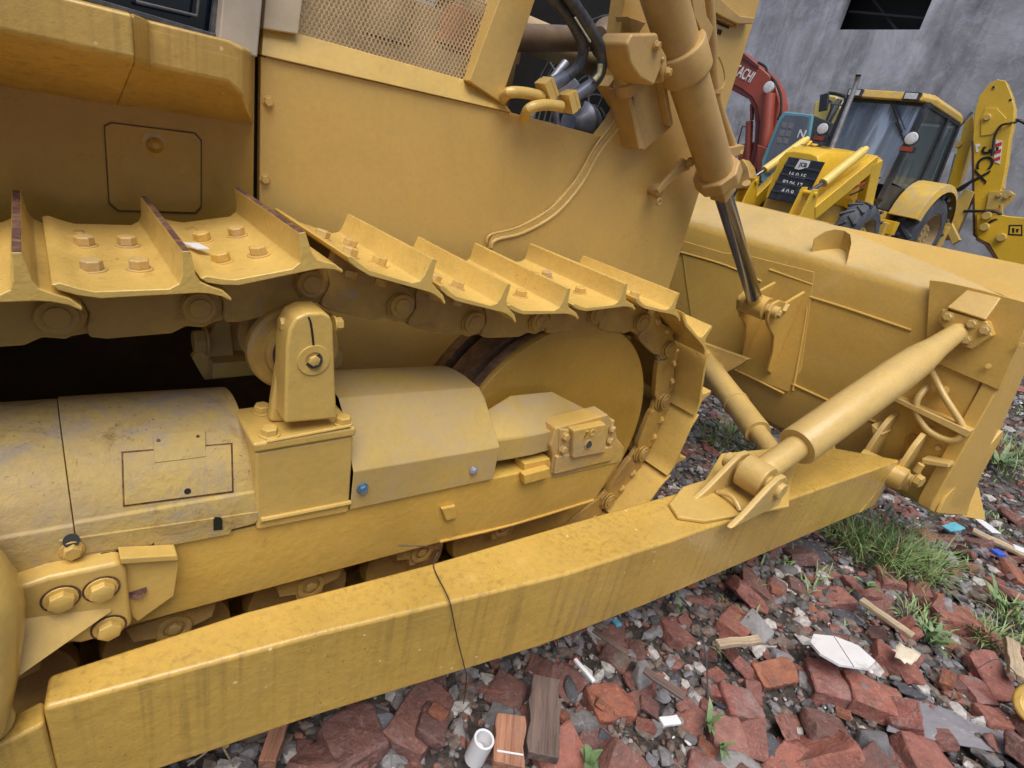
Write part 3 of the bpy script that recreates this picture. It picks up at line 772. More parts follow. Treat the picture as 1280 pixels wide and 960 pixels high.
# ---- track rollers peeping out below the frame
for i, x in enumerate((-0.79, -0.48, -0.17, 0.131, 0.43, 0.75, 1.05)):
    b = MB(); z = -1.215
    b.lathe((x, 1.10, z), (0, 1, 0), [(0, 0), (0, 0.05), (0.012, 0.13), (0.05, 0.135), (0.06, 0.115), (0.24, 0.115), (0.25, 0.135), (0.29, 0.13), (0.30, 0.0)], 32)
    ro = b.build('track_roller', M['link'], dz, 0.002)
    b = MB(); zc = -1.098 - 0.03 * x
    b.pY([(x - 0.085, zc + .03), (x - 0.075, zc - .012), (x - 0.035, zc - 0.022), (x - .03, zc - .05), (x + 0.03, zc - 0.05), (x + .035, zc - .022), (x + 0.075, zc - 0.012), (x + 0.085, zc + .03)], 1.045, 1.10)
    b.ring((x, 1.045, zc - .005), (0, -1, 0), 0.022, 0.034, 0.008, 24); b.hexb((x, 1.045, zc - .005), (0, -1, 0), 0.015, 0.012)
    b.build('roller_collar', M['cast'], ro, 0.004)

# ================================================================== PUSH ARM
zt0 = -1.0
b = MB()
arm_in = [(-0.075, 0.93), (0.24, 0.925), (0.67, 0.880), (1.10, 0.852), (1.63, 0.812), (2.62, 0.742), (2.74, 0.735)]
arm_out = [(-0.085, 0.862), (0.36, 0.80), (0.72, 0.736), (0.96, 0.694), (1.365, 0.652), (2.90, 0.532), (3.01, 0.525)]
secs = []
n = 24
def pl(P, t):
    k = t * (len(P) - 1); i = min(int(k), len(P) - 2); f = k - i
    return (P[i][0] + (P[i + 1][0] - P[i][0]) * f, P[i][1] + (P[i + 1][1] - P[i][1]) * f)
def armsec(t, zb, dx=0.0):
    i_ = pl(arm_in, t); o_ = pl(arm_out, t)
    return [(i_[0], i_[1], zt0), (o_[0], o_[1], zt0), (o_[0] + dx, o_[1], zb), (i_[0] + dx, i_[1], zb)]
b = MB(); secs = [armsec(i / n, -1.262) for i in range(n)]
secs.append([(arm_in[-1][0], arm_in[-1][1], zt0 - .004), (arm_out[-1][0], arm_out[-1][1], zt0 - .004), (arm_out[-1][0] - 0.20, arm_out[-1][1] + .01, -1.262), (arm_in[-1][0] - 0.15, arm_in[-1][1], -1.262)])
loft(b, secs)
arm = b.build('push_arm', M['arm'], dz, 0.020, seg=4)
setp(arm, 'long streaked box section push arm in front of the track')
# rear end of the arm: lower tongue with the ball joint
b = MB(); b.prism([(-0.085, 0.858, -1.03), (-0.16, 0.86, -1.05), (-0.42, 0.87, -1.075), (-0.42, 0.87, -1.27), (-0.08, 0.858, -1.262)], (0, 0.05, 0))
b.lathe((-0.19, 0.93, -1.03), (0.0, -1, 0), [(0, 0.05), (0.06, 0.05), (0.065, 0.03), (0.085, 0.03)], 24)
b.build('arm_tongue', M['arm'], arm, 0.008, seg=3)
# ---- clevis for the brace on top of the arm
b = MB(); b.pxZ([(835, 633), (852, 612), (880, 603), (900, 570), (1000, 560), (985, 620), (985, 636), (880, 655), (846, 650)], -0.999, -0.985)
cl = b.build('clevis_base', M['paint'], dz, 0.005)
bz = -0.99
for Y, xo in ((0.612, 0.0), (0.742, 0.02)):
    b = MB(); b.prism([(1.60 + xo, Y, bz), (1.66 + xo, Y, bz + 0.03), (1.78 + xo, Y, bz + 0.118), (1.82 + xo, Y, bz + 0.140), (1.865 + xo, Y, bz + 0.140), (1.90 + xo, Y, bz + 0.115), (1.93 + xo, Y, bz)], (0, -0.022 if Y < 0.7 else 0.022, 0))
    b.build('clevis_ear', M['tube'], cl, 0.007, seg=3)
pc = Vector((1.855, 0.68, -0.905))
b = MB(); b.cyl((pc.x, 0.575, pc.z), (pc.x, 0.80, pc.z), 0.030); b.build('clevis_pin', M['tube'], cl, 0.005, seg=3)
b = MB(); b.tube([(1.72, 0.63, bz + .01), (1.735, 0.68, bz + .03), (1.74, 0.735, bz + .01)], 0.008, 8, 5); b.build('clevis_weld', M['tube'], cl)
# ---- brace tube to the blade's top corner
bt = Vector((3.10, 0.585, -0.375)); d = (bt - pc); L = d.length; d.normalize()
b = MB(); b.cyl((pc.x, 0.632, pc.z), (pc.x, 0.728, pc.z), 0.062); b.cyl(pc + d * 0.04, pc + d * 0.40, 0.046)
br = b.build('tilt_brace', M['tube'], dz, 0.006, seg=3)
b = MB(); b.lathe(pc + d * 0.225, d, [(0, 0.052), (0.0, 0.071), (0.008, 0.074), (0.62, 0.072), (0.78, 0.067), (0.92, 0.050), (L - 0.225, 0.038)], 36)
b.build('brace_tube', M['tube'], br)
# ---- inner diagonal strut
s0 = sY(968, 568, 0.86); s1 = sX(872, 440, 3.0); d2 = (s1 - s0); L2 = d2.length; d2.normalize()
b = MB(); b.cyl(s0 - d2 * 0.05, s0 + d2 * 0.35, 0.043); st_ = b.build('inner_strut', M['tube'], dz)
b = MB(); b.lathe(s0 + d2 * 0.17, d2, [(0, 0.048), (0, 0.061), (0.02, 0.063), (0.05, 0.062), (L2 - 0.17, 0.060)], 28); b.ring(s0 + d2 * 0.42, d2, 0.05, 0.066, 0.02)
b.build('strut_tube', M['tube'], st_)
b = MB(); b.pxX([(868, 425), (935, 449), (925, 456), (900, 470), (868, 455)], 2.98, 3.02); b.hexb(sX(897, 460, 2.97), (-.4, -1, 0), 0.03, 0.03)
b.pxX([(845, 425), (868, 430), (872, 462), (845, 455)], 2.94, 2.96)
b.build('strut_bracket', M['tube'], st_, 0.004)

# ================================================================== BLADE
def bsec(Y, dx=0.0):
    k = 0.0 if Y >= 1.42 else (1.42 - Y) / 1.0
    zf = -0.088 - 0.124 * k; xf = 3.42 - 0.20 * k
    return [(3.235, Y, -1.225), (3.15, Y, -0.985), (3.15, Y, -0.42), (3.15, Y, -0.30), (3.157, Y, -0.262), (3.178, Y, -0.238), (3.20, Y, -0.228), (xf, Y, zf),
            (xf + .005, Y, zf - 0.02), (3.36, Y, -0.45), (3.34, Y, -0.70), (3.38, Y, -1.0), (3.50, Y, -1.30)]
def yedge(z): return 0.345 + (z + 1.2) * 0.095
b = MB(); secs = []
first = [(x, yedge(z) + 0.03, z) for x, _, z in bsec(0.42)]
secs.append(first)
for Y in (0.7, 1.0, 1.42, 2.2, 3.0, 4.1): secs.append(bsec(Y))
loft(b, secs)
bl = b.build('blade', [M['blade'], M['top']], dz, 0.010, seg=3)
for f in bl.data.polygons:
    nrm = f.normal
    if nrm.z > 0.6 and nrm.x < 0.1 and f.center.z + W[dz].translation.z > -0.27: f.material_index = 1
# front mouldboard plate rising behind the top
b = MB(); b.prism([(3.425, 1.45, -0.092), (3.44, 0.36, -0.062), (3.19, 0.36, -0.235), (3.213, 0.42, -0.22)], (0.035, 0, -0.012))
b.prism([(3.43, 4.1, -0.092), (3.43, 1.45, -0.088), (3.43, 1.45, -0.3), (3.43, 4.1, -0.3)], (0.02, 0, 0))
b.build('mouldboard', M['blade'], bl, 0.004)
# raised plates and weld seams on the blade's back
b = MB()
b.pxX([(1162, 350), (1180, 352), (1225, 362), (1290, 380), (1278, 420), (1249, 488), (1166, 452), (1158, 420), (1160, 380)], 3.130, 3.15)
b.pxX([(870, 445), (985, 490), (1002, 460), (1018, 340), (930, 318), (905, 316), (850, 300)], 3.144, 3.15)
b.build('doubler_plate', M['blade'], bl, 0.004)
b = MB()
for q in ([(1012, 371), (1060, 386), (1139, 413)], [(985, 350), (985, 350)], [(850, 315), (908, 332), (952, 352)], [(1009, 385), (1002, 430), (991, 488)], [(990, 480), (1040, 503), (1075, 520), (1095, 528)], [(870, 440), (935, 470), (980, 492)], [(962, 337), (1016, 356)]):
    if q[0] == q[1]: continue
    b.tube([sX(px, py, 3.145 if px < 1000 else 3.148) for px, py in q], 0.007, 8, 4)
b.build('weld_bead', M['blade'], bl)
# end plate, wear strip and corner bit
b = MB()
def ep(x, z, o=0.0): return (x, yedge(z) + o, z)
b.prism([sX(1292, 385, 3.15), sX(1262, 440, 3.145), sX(1247, 487, 3.14), sX(1166, 628, 3.12), sX(1163, 638, 3.13), sX(1172, 644, 3.2), sX(1207, 645, 3.42), sX(1215, 608, 3.48), sX(1252, 535, 3.50), sX(1280, 470, 3.46), sX(1310, 400, 3.44)], (0, 0.06, 0))
b.build('end_plate', M['blade'], bl, 0.007, seg=3)
b = MB(); o_ = Vector((0, -.010, 0)); b.prism([sX(1170, 640, 3.16) + o_, sX(1179, 622, 3.17) + o_, sX(1250, 537, 3.46) + o_, sX(1252, 541, 3.48) + o_, sX(1214, 610, 3.47) + o_, sX(1206, 643, 3.42) + o_], (0, 0.014, 0))
b.build('wear_plate', M['blade'], bl, 0.003)
b = MB(); b.prism([sX(1212, 606, 3.52), sX(1224, 610, 3.60), sX(1233, 651, 3.60), sX(1203, 646, 3.50)], (0.0, 0.05, 0)); b.bb((3.46, 0.36, -1.33), (3.50, 4.1, -1.2))
b.build('corner_bit', M['blade'], bl, 0.004)
# lifting ear on top
b = MB(); zz = -0.205
p0 = sX(981, 292, 3.19); p1 = sX(1032, 318, 3.16)
pts = [(3.215, p0.y - .0, -0.222), (3.235, p0.y - 0.0, -0.155), (3.24, p0.y - 0.045, -0.115), (3.24, p0.y - 0.10, -0.108), (3.235, p0.y - 0.145, -0.135), (3.19, p1.y, -0.235)]
outer = [Vector(p) for p in ((3.17, p0.y + .005, -0.235), (3.165, p0.y - .0, -0.165), (3.20, p0.y - 0.045, -0.105), (3.24, p0.y - 0.085, -0.085), (3.255, p0.y - 0.125, -0.100), (3.18, p1.y - .0, -0.155), (3.17, p1.y, -0.245))]
b = MB()
a_ = [b.bm.verts.new(p) for p in ((3.16, 1.36, -0.24), (3.16, 1.37, -0.150), (3.20, 1.32, -0.128), (3.24, 1.27, -0.118), (3.25, 1.235, -0.128), (3.20, 1.20, -0.165), (3.155, 1.16, -0.178), (3.155, 1.165, -0.25))]
c_ = [b.bm.verts.new(v.co + Vector((0.12, 0.10, 0.03)) * 0.12) for v in a_]
b.bm.free(); b = MB()
top_e = [(3.165, 1.375, -0.172), (3.19, 1.345, -0.125), (3.21, 1.31, -0.104), (3.225, 1.27, -0.100), (3.225, 1.235, -0.112), (3.205, 1.205, -0.150), (3.165, 1.175, -0.225)]
bot_e = [(3.175, 1.365, -0.240), (3.21, 1.335, -0.225), (3.24, 1.30, -0.215), (3.26, 1.265, -0.205), (3.25, 1.23, -0.215), (3.21, 1.20, -0.23), (3.16, 1.17, -0.262)]
loft(b, [[t_, bo, (bo[0] + .008, bo[1] + .006, bo[2]), (t_[0] + .008, t_[1] + .006, t_[2])] for t_, bo in zip(top_e, bot_e)])
b.build('hose_guard', M['blade'], bl, 0.002)
# corner box that takes the brace
b = MB(); b.prism([sX(1177, 386, 3.06), sX(1234, 402, 3.06), sX(1240, 420, 3.06), sX(1214, 437, 3.06), (sX(1196, 430, 3.06)), sX(1172, 402, 3.06)], (0.14, 0, 0))
b.prism([sX(1183, 384, 3.05), sX(1208, 362, 3.12), sX(1252, 372, 3.12), sX(1232, 400, 3.05)], (0.12, 0, -0.05))
cb = b.build('brace_housing', M['blade'], bl, 0.006, seg=3)
b = MB()
for p in ((1185, 396), (1215, 405), (1208, 425), (1231, 413)): b.hexb(sX(*p, 3.06), (-1, 0, 0), 0.018, 0.020)
b.build('housing_bolt', M['tube'], cb, 0.0015)
# lift cylinder bracket: two curved ears and the pin
for nm, off in (('a', 0.0), ('b', 0.17)):
    b = MB(); Y = 1.30 + off
    b.pY([(3.145, -0.44), (3.06, -0.47), (2.98, -0.50), (2.90, -0.485), (2.845, -0.50), (2.825, -0.54), (2.84, -0.59), (2.89, -0.63), (2.99, -0.69), (3.05, -0.78), (3.085, -0.90), (3.145, -0.93)], Y, Y + 0.018)
    b.build('lift_ear', M['blade'], bl, 0.005, seg=3)
rodend = Vector((2.875, 1.40, -0.545))
b = MB(); b.cyl((rodend.x, 1.27, rodend.z), (rodend.x, 1.50, rodend.z), 0.032); b.hexb((rodend.x, 1.275, rodend.z), (0, -1, 0), 0.022, 0.02); b.bar((2.93, 1.27, -0.50), (2.87, 1.25, -0.53), 0.02, 0.02)
b.build('lift_pin', M['tube'], bl, 0.003)
# lower brackets, loop handle, arm joint
b = MB()
b.pxX([(1108, 497), (1114, 494), (1214, 539), (1208, 547)], 3.07, 3.15)
b.pxX([(1152, 573), (1186, 580), (1186, 585), (1152, 580)], 3.05, 3.15)
b.pxX([(1089, 530), (1104, 543), (1094, 549), (1090, 541)], 3.02, 3.15)
b.build('stiffener', M['tube'], bl, 0.004)
for Y in (0.665, 0.515):
    b = MB(); b.pY([(3.15, -0.84), (3.07, -0.87), (3.02, -0.92), (2.985, -1.0), (2.98, -1.14), (3.15, -1.16)], Y - .012, Y + .012); b.build('arm_ear', M['tube'], bl, 0.004)
b = MB(); b.lathe(sX(1130, 600, 2.99), (0.1, -1, 0.0), [(-0.2, 0.055), (0.0, 0.055), (0.01, 0.04), (0.03, 0.04)], 24)
b.hexb(sX(1143, 598, 2.95), (-.2, -1, 0), 0.03, 0.035); b.cyl(sX(1145, 590, 2.93), sX(1152, 580, 2.93), 0.015)
b.build('arm_pin', M['paint'], bl, 0.004)
b = MB(); b.pxX([(1130, 560), (1132, 546), (1140, 541), (1148, 546), (1146, 560), (1138, 580), (1128, 575)], 3.145, 3.149); b.build('recess_slot', M['tank'], bl, 0.001)
hp = [(1161, 458), (1180, 495), (1203, 533), (1199, 547), (1184, 550), (1160, 538), (1146, 516), (1147, 498), (1161, 482)]
b = MB(); b.tube([sX(px, py, 3.09 + (0.05 if i in (0, len(hp) - 1) else 0)) for i, (px, py) in enumerate(hp)], 0.0155, 12, 6); b.build('loop_handle', M['tube'], bl)
b = MB(); b.cyl(sX(1180, 488, 3.15), sX(1180, 488, 3.12), 0.02); b.cyl(sX(1172, 560, 3.15), sX(1172, 560, 3.135), 0.012)
for p in ((1235, 458), (1277, 432)): b.cyl(sX(*p, 3.118), sX(*p, 3.108), 0.012)
b.build('rivet', M['blade'], bl, 0.002)

# ================================================================== LIFT CYLINDER
ca = sY(831, 0, 1.40); d = (rodend - ca); Lc = d.length; d.normalize()
def t_at(py):
    lo, hi = -1.0, 2.0
    for _ in range(40):
        mid = (lo + hi) / 2
        if proj(ca + d * mid)[1] < py: lo = mid
        else: hi = mid
    return lo
tb = t_at(214)
b = MB(); b.lathe(ca - d * 0.6, d, [(0, 0.069), (tb + 0.6, 0.069)], 40)
lc = b.build('lift_cylinder', M['cyl'], dz)
b = MB(); b.lathe(ca + d * t_at(212), d, [(0, 0.069), (0.002, 0.094), (0.058, 0.096), (0.062, 0.085), (0.064, 0.055)], 8)
b.build('gland', M['cyl'], lc, 0.007, seg=3)
b = MB(); g0 = ca + d * (t_at(232))
b.bar(g0 - d * 0.01, g0 + d * 0.055, 0.075, 0.075)
for o_ in ((-0.075, -0.05, -0.01), (0.04, -0.085, 0.03)): b.hexb(g0 + Vector(o_), d, 0.014, 0.02)
b.build('gland_bolt', M['cyl'], lc, 0.004)
b = MB(); b.cyl(ca + d * (tb + 0.05), rodend, 0.0375, n=36); b.build('piston_rod', M['chrome'], lc)
b = MB(); b.cyl(rodend - Vector((0, 0.065, 0)), rodend + Vector((0, 0.065, 0)), 0.060); b.cyl(rodend - d * 0.10, rodend, 0.036, 0.045)
b.build('rod_eye', M['blade'], lc, 0.004)
b = MB(); b.lathe(ca + d * t_at(56), d, [(0, 0.070), (0.0, 0.084), (0.008, 0.089), (0.10, 0.089), (0.108, 0.083), (0.108, 0.070)], 40)
b.build('trunnion_collar', M['cyl'], lc, 0.003)
# trunnion yoke and gussets on the hood corner
b = MB(); b.pxY([(783, 55), (790, 42), (823, 41), (826, 55), (834, 70), (836, 90), (830, 105), (826, 88), (818, 108), (800, 98), (788, 80)], 1.34, 1.46)
yo = b.build('cylinder_yoke', M['cyl'], dz, 0.009, seg=3)
b = MB()
for p in ((820, 57), (834, 90)): b.hexb(sY(*p, 1.335), (0.3, -1, 0), 0.0125, 0.014)
b.lathe(sY(828, 74, 1.338), (0.3, -1, 0), [(0, 0.007), (0.006, 0.005)], 10)
b.build('yoke_bolt', M['cyl'], yo, 0.001)
b = MB(); b.lathe(sY(781, 82, 1.47), sY(788, 120, 1.47) - sY(781, 82, 1.47), [(-0.03, 0.03), (-0.025, 0.042), (0.045, 0.044), (0.047, 0.050), (0.085, 0.050), (0.087, 0.01)], 24)
b.pxY([(790, 112), (796, 105), (830, 104), (841, 155), (838, 160), (805, 188), (799, 186)], 1.47, 1.54)
b.pxY([(783, 112), (788, 112), (806, 185), (799, 187)], 1.45, 1.54); b.pxY([(828, 104), (833, 104), (842, 156), (837, 158)], 1.44, 1.54)
b.build('yoke_gusset', M['cyl'], yo, 0.004)
b = MB(); b.pxY([(862, -20), (880, -10), (884, 20), (893, 35), (886, 55), (878, 42), (868, 20)], 1.36, 1.38); b.build('side_lug', M['cyl'], lc, 0.004)
b = MB(); b.pxY([(785, 20), (808, 28), (795, 48), (783, 56), (790, 40)], 1.50, 1.56); b.build('yoke_web', M['cyl'], yo, 0.004)
# oil line along the barrel
b = MB(); b.tube([sY(884, -30, 1.44), sY(889, 40, 1.44), sY(893, 105, 1.44), (sY(902, 145, 1.44)), sY(914, 178, 1.43), sY(917, 186, 1.42)], 0.0185, 14, 6)
b.ring(sY(894, 112, 1.44), (0.2, 0, -1), 0.018, 0.024, 0.012, 20)
b.tube([sY(898, 70, 1.44), sY(904, 85, 1.45), sY(906, 100, 1.45), sY(902, 112, 1.44)], 0.003, 6, 4)
b.bar(sY(905, 190, 1.42), sY(923, 186, 1.42), 0.05, 0.035); b.hexb(sY(922, 190, 1.41), (0.6, -.8, 0), 0.014, 0.02)
b.build('oil_line', M['cyl'], lc, 0.003)
# stay bar under the barrel
b = MB(); b.pxY([(824, 243), (822, 237), (850, 205), (855, 198), (864, 204), (862, 212), (852, 216)], 1.46, 1.475)
b.lathe(sY(812, 236, 1.54), (0, -1, 0), [(0, 0.022), (0.03, 0.022), (0.032, 0.03), (0.05, 0.03), (0.055, 0.015)], 16); b.ring(sY(823, 252, 1.47), (0, -1, 0), 0.008, 0.017, 0.008, 20)
b.cyl(sY(818, 238, 1.49), sY(824, 242, 1.465), 0.012); b.hexb(sY(861, 203, 1.455), (0, -1, 0), 0.016, 0.018)
b.build('stay_bar', M['cyl'], dz, 0.003)
# ================================================================== GROUND AND RUBBLE
def ground_h(x, y):
    t = max(0.0, min(1.0, (x - 5.0) / 5.5)); t = t * t * (3 - 2 * t)
    h = GZ - 0.03 + t * 0.74
    near = max(0.0, 1 - abs(x - 2.5) / 9)
    h += 0.05 * noise.noise(Vector((x * 0.9, y * 0.9, 0))) * (0.3 + near)
    h += 0.022 * noise.noise(Vector((x * 5, y * 5, 3)))
    return h
def soil_mat():
    m, nt, b = newmat('rubble_soil')
    v = coords(nt, world=True)
    n1 = noi(nt, v, 3, 8, 0.7); n2 = noi(nt, v, 34, 6, 0.7)
    c = ramp(nt, n2, [(0.3, (0.03, 0.026, 0.023)), (0.5, (0.07, 0.060, 0.054)), (0.62, (0.15, 0.095, 0.08)), (0.75, (0.21, 0.195, 0.19))])
    c = mix(nt, ramp(nt, n1, [(0.5, 0), (0.7, 0.5)]), c, (0.035, 0.05, 0.025))
    nt.links.new(c, b.inputs['Base Color']); b.inputs['Roughness'].default_value = 0.85
    bump(nt, b, n2, 1.0, 0.03)
    return m
xs = [-30, -12, -5] + [-2 + 0.06 * i for i in range(150)] + [7 + 0.25 * i for i in range(1, 60)] + [24, 30, 60, 200, 900]
ys = [-900, -100, -20, -6] + [-2.4 + 0.06 * i for i in range(90)] + [3 + 0.3 * i for i in range(1, 50)] + [20, 30, 100, 900]
bm = bmesh.new(); gv = [[bm.verts.new((x, y, ground_h(x, y))) for y in ys] for x in xs]
for i in range(len(xs) - 1):
    for j in range(len(ys) - 1): bm.faces.new((gv[i][j], gv[i + 1][j], gv[i + 1][j + 1], gv[i][j + 1]))
me = bpy.data.meshes.new('ground'); bm.to_mesh(me); bm.free(); me.shade_smooth(); me.materials.append(soil_mat())
go = bpy.data.objects.new('ground', me); C.objects.link(go); setp(go, kind='structure')

def brick_mat(name, cols, mortar=0.25, dirt=0.4):
    m, nt, b = newmat(name)
    v = coords(nt)
    inf = nt.nodes.new('ShaderNodeObjectInfo')
    ad = nt.nodes.new('ShaderNodeVectorMath'); ad.operation = 'ADD'
    ml = nt.nodes.new('ShaderNodeVectorMath'); ml.operation = 'SCALE'; ml.inputs['Scale'].default_value = 7.0
    nt.links.new(inf.outputs['Location'], ml.inputs[0]); nt.links.new(v, ad.inputs[0]); nt.links.new(ml.outputs[0], ad.inputs[1])
    v = ad.outputs[0]
    base = ramp(nt, inf.outputs['Random'], [(i / (len(cols) - 1), c) for i, c in enumerate(cols)])
    n1 = noi(nt, v, 22, 7, 0.7); n2 = noi(nt, v, 90, 4, 0.6); n3 = noi(nt, v, 7, 7, 0.7, 0.5)
    c = mix(nt, ramp(nt, n1, [(0.35, 0.0), (0.68, 0.6)]), base, (0.10, 0.042, 0.036), 'MIX')
    c = mix(nt, ramp(nt, n2, [(0.58, 0), (0.7, 0.55)]), c, (0.42, 0.26, 0.20))
    c = mix(nt, ramp(nt, n3, [(0.66 - 0.2 * mortar, 0), (0.72, 0.85 * min(1, mortar * 2.5))]), c, (0.30, 0.27, 0.26))
    n4 = noi(nt, v, 12, 6, 0.75, 0.3)
    c = mix(nt, ramp(nt, n4, [(0.62 - 0.25 * dirt, 0), (0.75, 0.7)]), c, (0.095, 0.080, 0.072))
    n5 = noi(nt, v, 30, 8, 0.8, 0.6)
    c = mix(nt, ramp(nt, n5, [(0.56, 0), (0.68, 0.6)]), c, (0.36, 0.30, 0.27))
    nt.links.new(c, b.inputs['Base Color']); b.inputs['Roughness'].default_value = 0.72
    p = bump(nt, b, n2, 0.9, 0.006); bump(nt, b, n1, 1.0, 0.014, p)
    return m
def stone_mat(name, cols):
    m, nt, b = newmat(name); v = coords(nt); inf = nt.nodes.new('ShaderNodeObjectInfo')
    base = ramp(nt, inf.outputs['Random'], [(i / (len(cols) - 1), c) for i, c in enumerate(cols)])
    n1 = noi(nt, v, 16, 8, 0.72); n2 = noi(nt, v, 85, 4, 0.65)
    c = mix(nt, ramp(nt, n1, [(0.3, 0), (0.75, 0.7)]), base, (0.045, 0.045, 0.055))
    c = mix(nt, ramp(nt, n2, [(0.57, 0), (0.72, 0.6)]), c, (0.38, 0.37, 0.38))
    nt.links.new(c, b.inputs['Base Color']); b.inputs['Roughness'].default_value = 0.66
    p = bump(nt, b, n2, 0.6, 0.004); bump(nt, b, n1, 0.9, 0.012, p)
    return m
M['brick'] = brick_mat('old_red_brick', [(0.36, 0.135, 0.10), (0.43, 0.16, 0.115), (0.29, 0.12, 0.10), (0.44, 0.21, 0.17), (0.33, 0.11, 0.09)])
M['brickdark'] = brick_mat('dull_brown_brick', [(0.21, 0.105, 0.090), (0.26, 0.12, 0.098), (0.17, 0.090, 0.085), (0.30, 0.13, 0.10)], 0.2, 0.6)
M['brickorange'] = brick_mat('bright_orange_brick', [(0.40, 0.14, 0.075), (0.43, 0.165, 0.09), (0.36, 0.12, 0.07)], 0.2, 0.4)
M['brickmortar'] = brick_mat('mortar_crusted_brick', [(0.34, 0.11, 0.085), (0.30, 0.10, 0.08), (0.38, 0.15, 0.12)], 0.9, 0.3)
M['stone'] = stone_mat('grey_stone', [(0.21, 0.21, 0.23), (0.30, 0.29, 0.32), (0.13, 0.13, 0.15), (0.28, 0.265, 0.26), (0.15, 0.14, 0.135)])
M['stonelight'] = stone_mat('pale_concrete', [(0.32, 0.31, 0.33), (0.38, 0.36, 0.35), (0.26, 0.26, 0.30)])
M['slate'] = stone_mat('dark_slate', [(0.06, 0.064, 0.08), (0.085, 0.085, 0.10), (0.11, 0.10, 0.10)])
M['white'] = plain('white_ceramic', (0.72, 0.72, 0.74), 0.35, 0, 0.06, 20, 0.1, (0.35, 0.32, 0.30), 0.25)
def wood(name, base, dark):
    m, nt, b = newmat(name); v = coords(nt, (3, 60, 60))
    n = noi(nt, v, 1.0, 6, 0.65, 0.5); n2 = noi(nt, coords(nt), 9, 6, 0.7)
    c = ramp(nt, n, [(0.3, dark), (0.55, base), (0.8, tuple(min(1, x * 1.4) for x in base))])
    c = mix(nt, ramp(nt, n2, [(0.45, 0), (0.7, 0.5)]), c, (0.12, 0.10, 0.09))
    nt.links.new(c, b.inputs['Base Color']); b.inputs['Roughness'].default_value = 0.75
    bump(nt, b, n, 0.8, 0.006); return m
M['woodgrey'] = wood('weathered_wood', (0.17, 0.115, 0.095), (0.05, 0.035, 0.03))
M['woodred'] = wood('orange_wood', (0.42, 0.20, 0.12), (0.16, 0.075, 0.05))
M['woodpale'] = wood('pale_wood', (0.50, 0.39, 0.26), (0.24, 0.17, 0.11))

def hull_piece(pts, sub, amp, seed, ang=38):
    bm = bmesh.new(); vs = [bm.verts.new(p) for p in pts]
    r = bmesh.ops.convex_hull(bm, input=vs)
    bmesh.ops.delete(bm, geom=[g for g in r['geom_interior'] if isinstance(g, bmesh.types.BMVert)] , context='VERTS')
    bmesh.ops.dissolve_limit(bm, angle_limit=R_(4), verts=bm.verts, edges=bm.edges)
    bmesh.ops.bevel(bm, geom=list(bm.edges), offset=0.0035, segments=1, affect='EDGES', clamp_overlap=True)
    bmesh.ops.triangulate(bm, faces=bm.faces)
    for _ in range(sub):
        long_ = [e for e in bm.edges if e.calc_length() > 0.018]
        if not long_: break
        bmesh.ops.subdivide_edges(bm, edges=long_, cuts=1, use_grid_fill=False)
        bmesh.ops.triangulate(bm, faces=bm.faces)
    bm.normal_update()
    off = Vector((seed * 3.1, seed * 1.7, seed))
    for v in bm.verts:
        k = noise.noise(v.co * 28 + off) * amp + noise.noise(v.co * 75 + off) * amp * 0.45 + min(0, noise.noise(v.co * 14 + off * 2) + 0.1) * amp * 1.6
        v.co += v.normal * k
    bmesh.ops.recalc_face_normals(bm, faces=bm.faces)
    me = bpy.data.meshes.new('piece'); bm.to_mesh(me); bm.free(); me.shade_smooth(); me.set_sharp_from_angle(angle=R_(ang)); return me
rng = random.Random(11)
def brick_pts(l, w_, h, broken):
    P = []
    for x in (-1, 1):
        for y in (-1, 1):
            for z in (-1, 1):
                sx = 1.0
                if x == 1 and broken: sx = rng.uniform(0.35, 1.0)
                c = Vector((x * l / 2 * sx, y * w_ / 2, z * h / 2))
                if rng.random() < 0.35:
                    cut = rng.uniform(0.01, 0.035)
                    P += [c - Vector((x * cut, 0, 0)), c - Vector((0, y * cut * rng.uniform(.5, 1.2), 0)), c - Vector((0, 0, z * min(h * 0.45, cut)))]
                else: P.append(c)
    if broken: P.append(Vector((l / 2 * rng.uniform(0.8, 1.05), rng.uniform(-.3, .3) * w_, rng.uniform(-.4, .4) * h)))
    return P
BR = [hull_piece(brick_pts(0.15 * rng.uniform(.7, 1.25), 0.105, 0.052, True), 3, 0.0050, i) for i in range(14)]
BRH = []
for i, me in enumerate(BR): BRH.append(max(abs(v.co.z) for v in me.vertices))
def stone_pts(flat, n=16):
    P = []
    for _ in range(n):
        v = Vector((rng.gauss(0, 1), rng.gauss(0, 1), rng.gauss(0, 1))).normalized()
        P.append(Vector((v.x * 0.062 * rng.uniform(.75, 1.1), v.y * 0.045 * rng.uniform(.75, 1.1), v.z * 0.035 * flat)))
    return P
ST = [hull_piece(stone_pts(rng.uniform(.55, 1.1), rng.choice((11, 16, 22))), 3, 0.0030, 50 + i, 30) for i in range(12)]
SL = [hull_piece([Vector((p.x * 1.5, p.y * 1.4, rng.choice((-1, 1)) * 0.009)) for p in stone_pts(1, 12)], 3, 0.0018, 80 + i, 30) for i in range(6)]
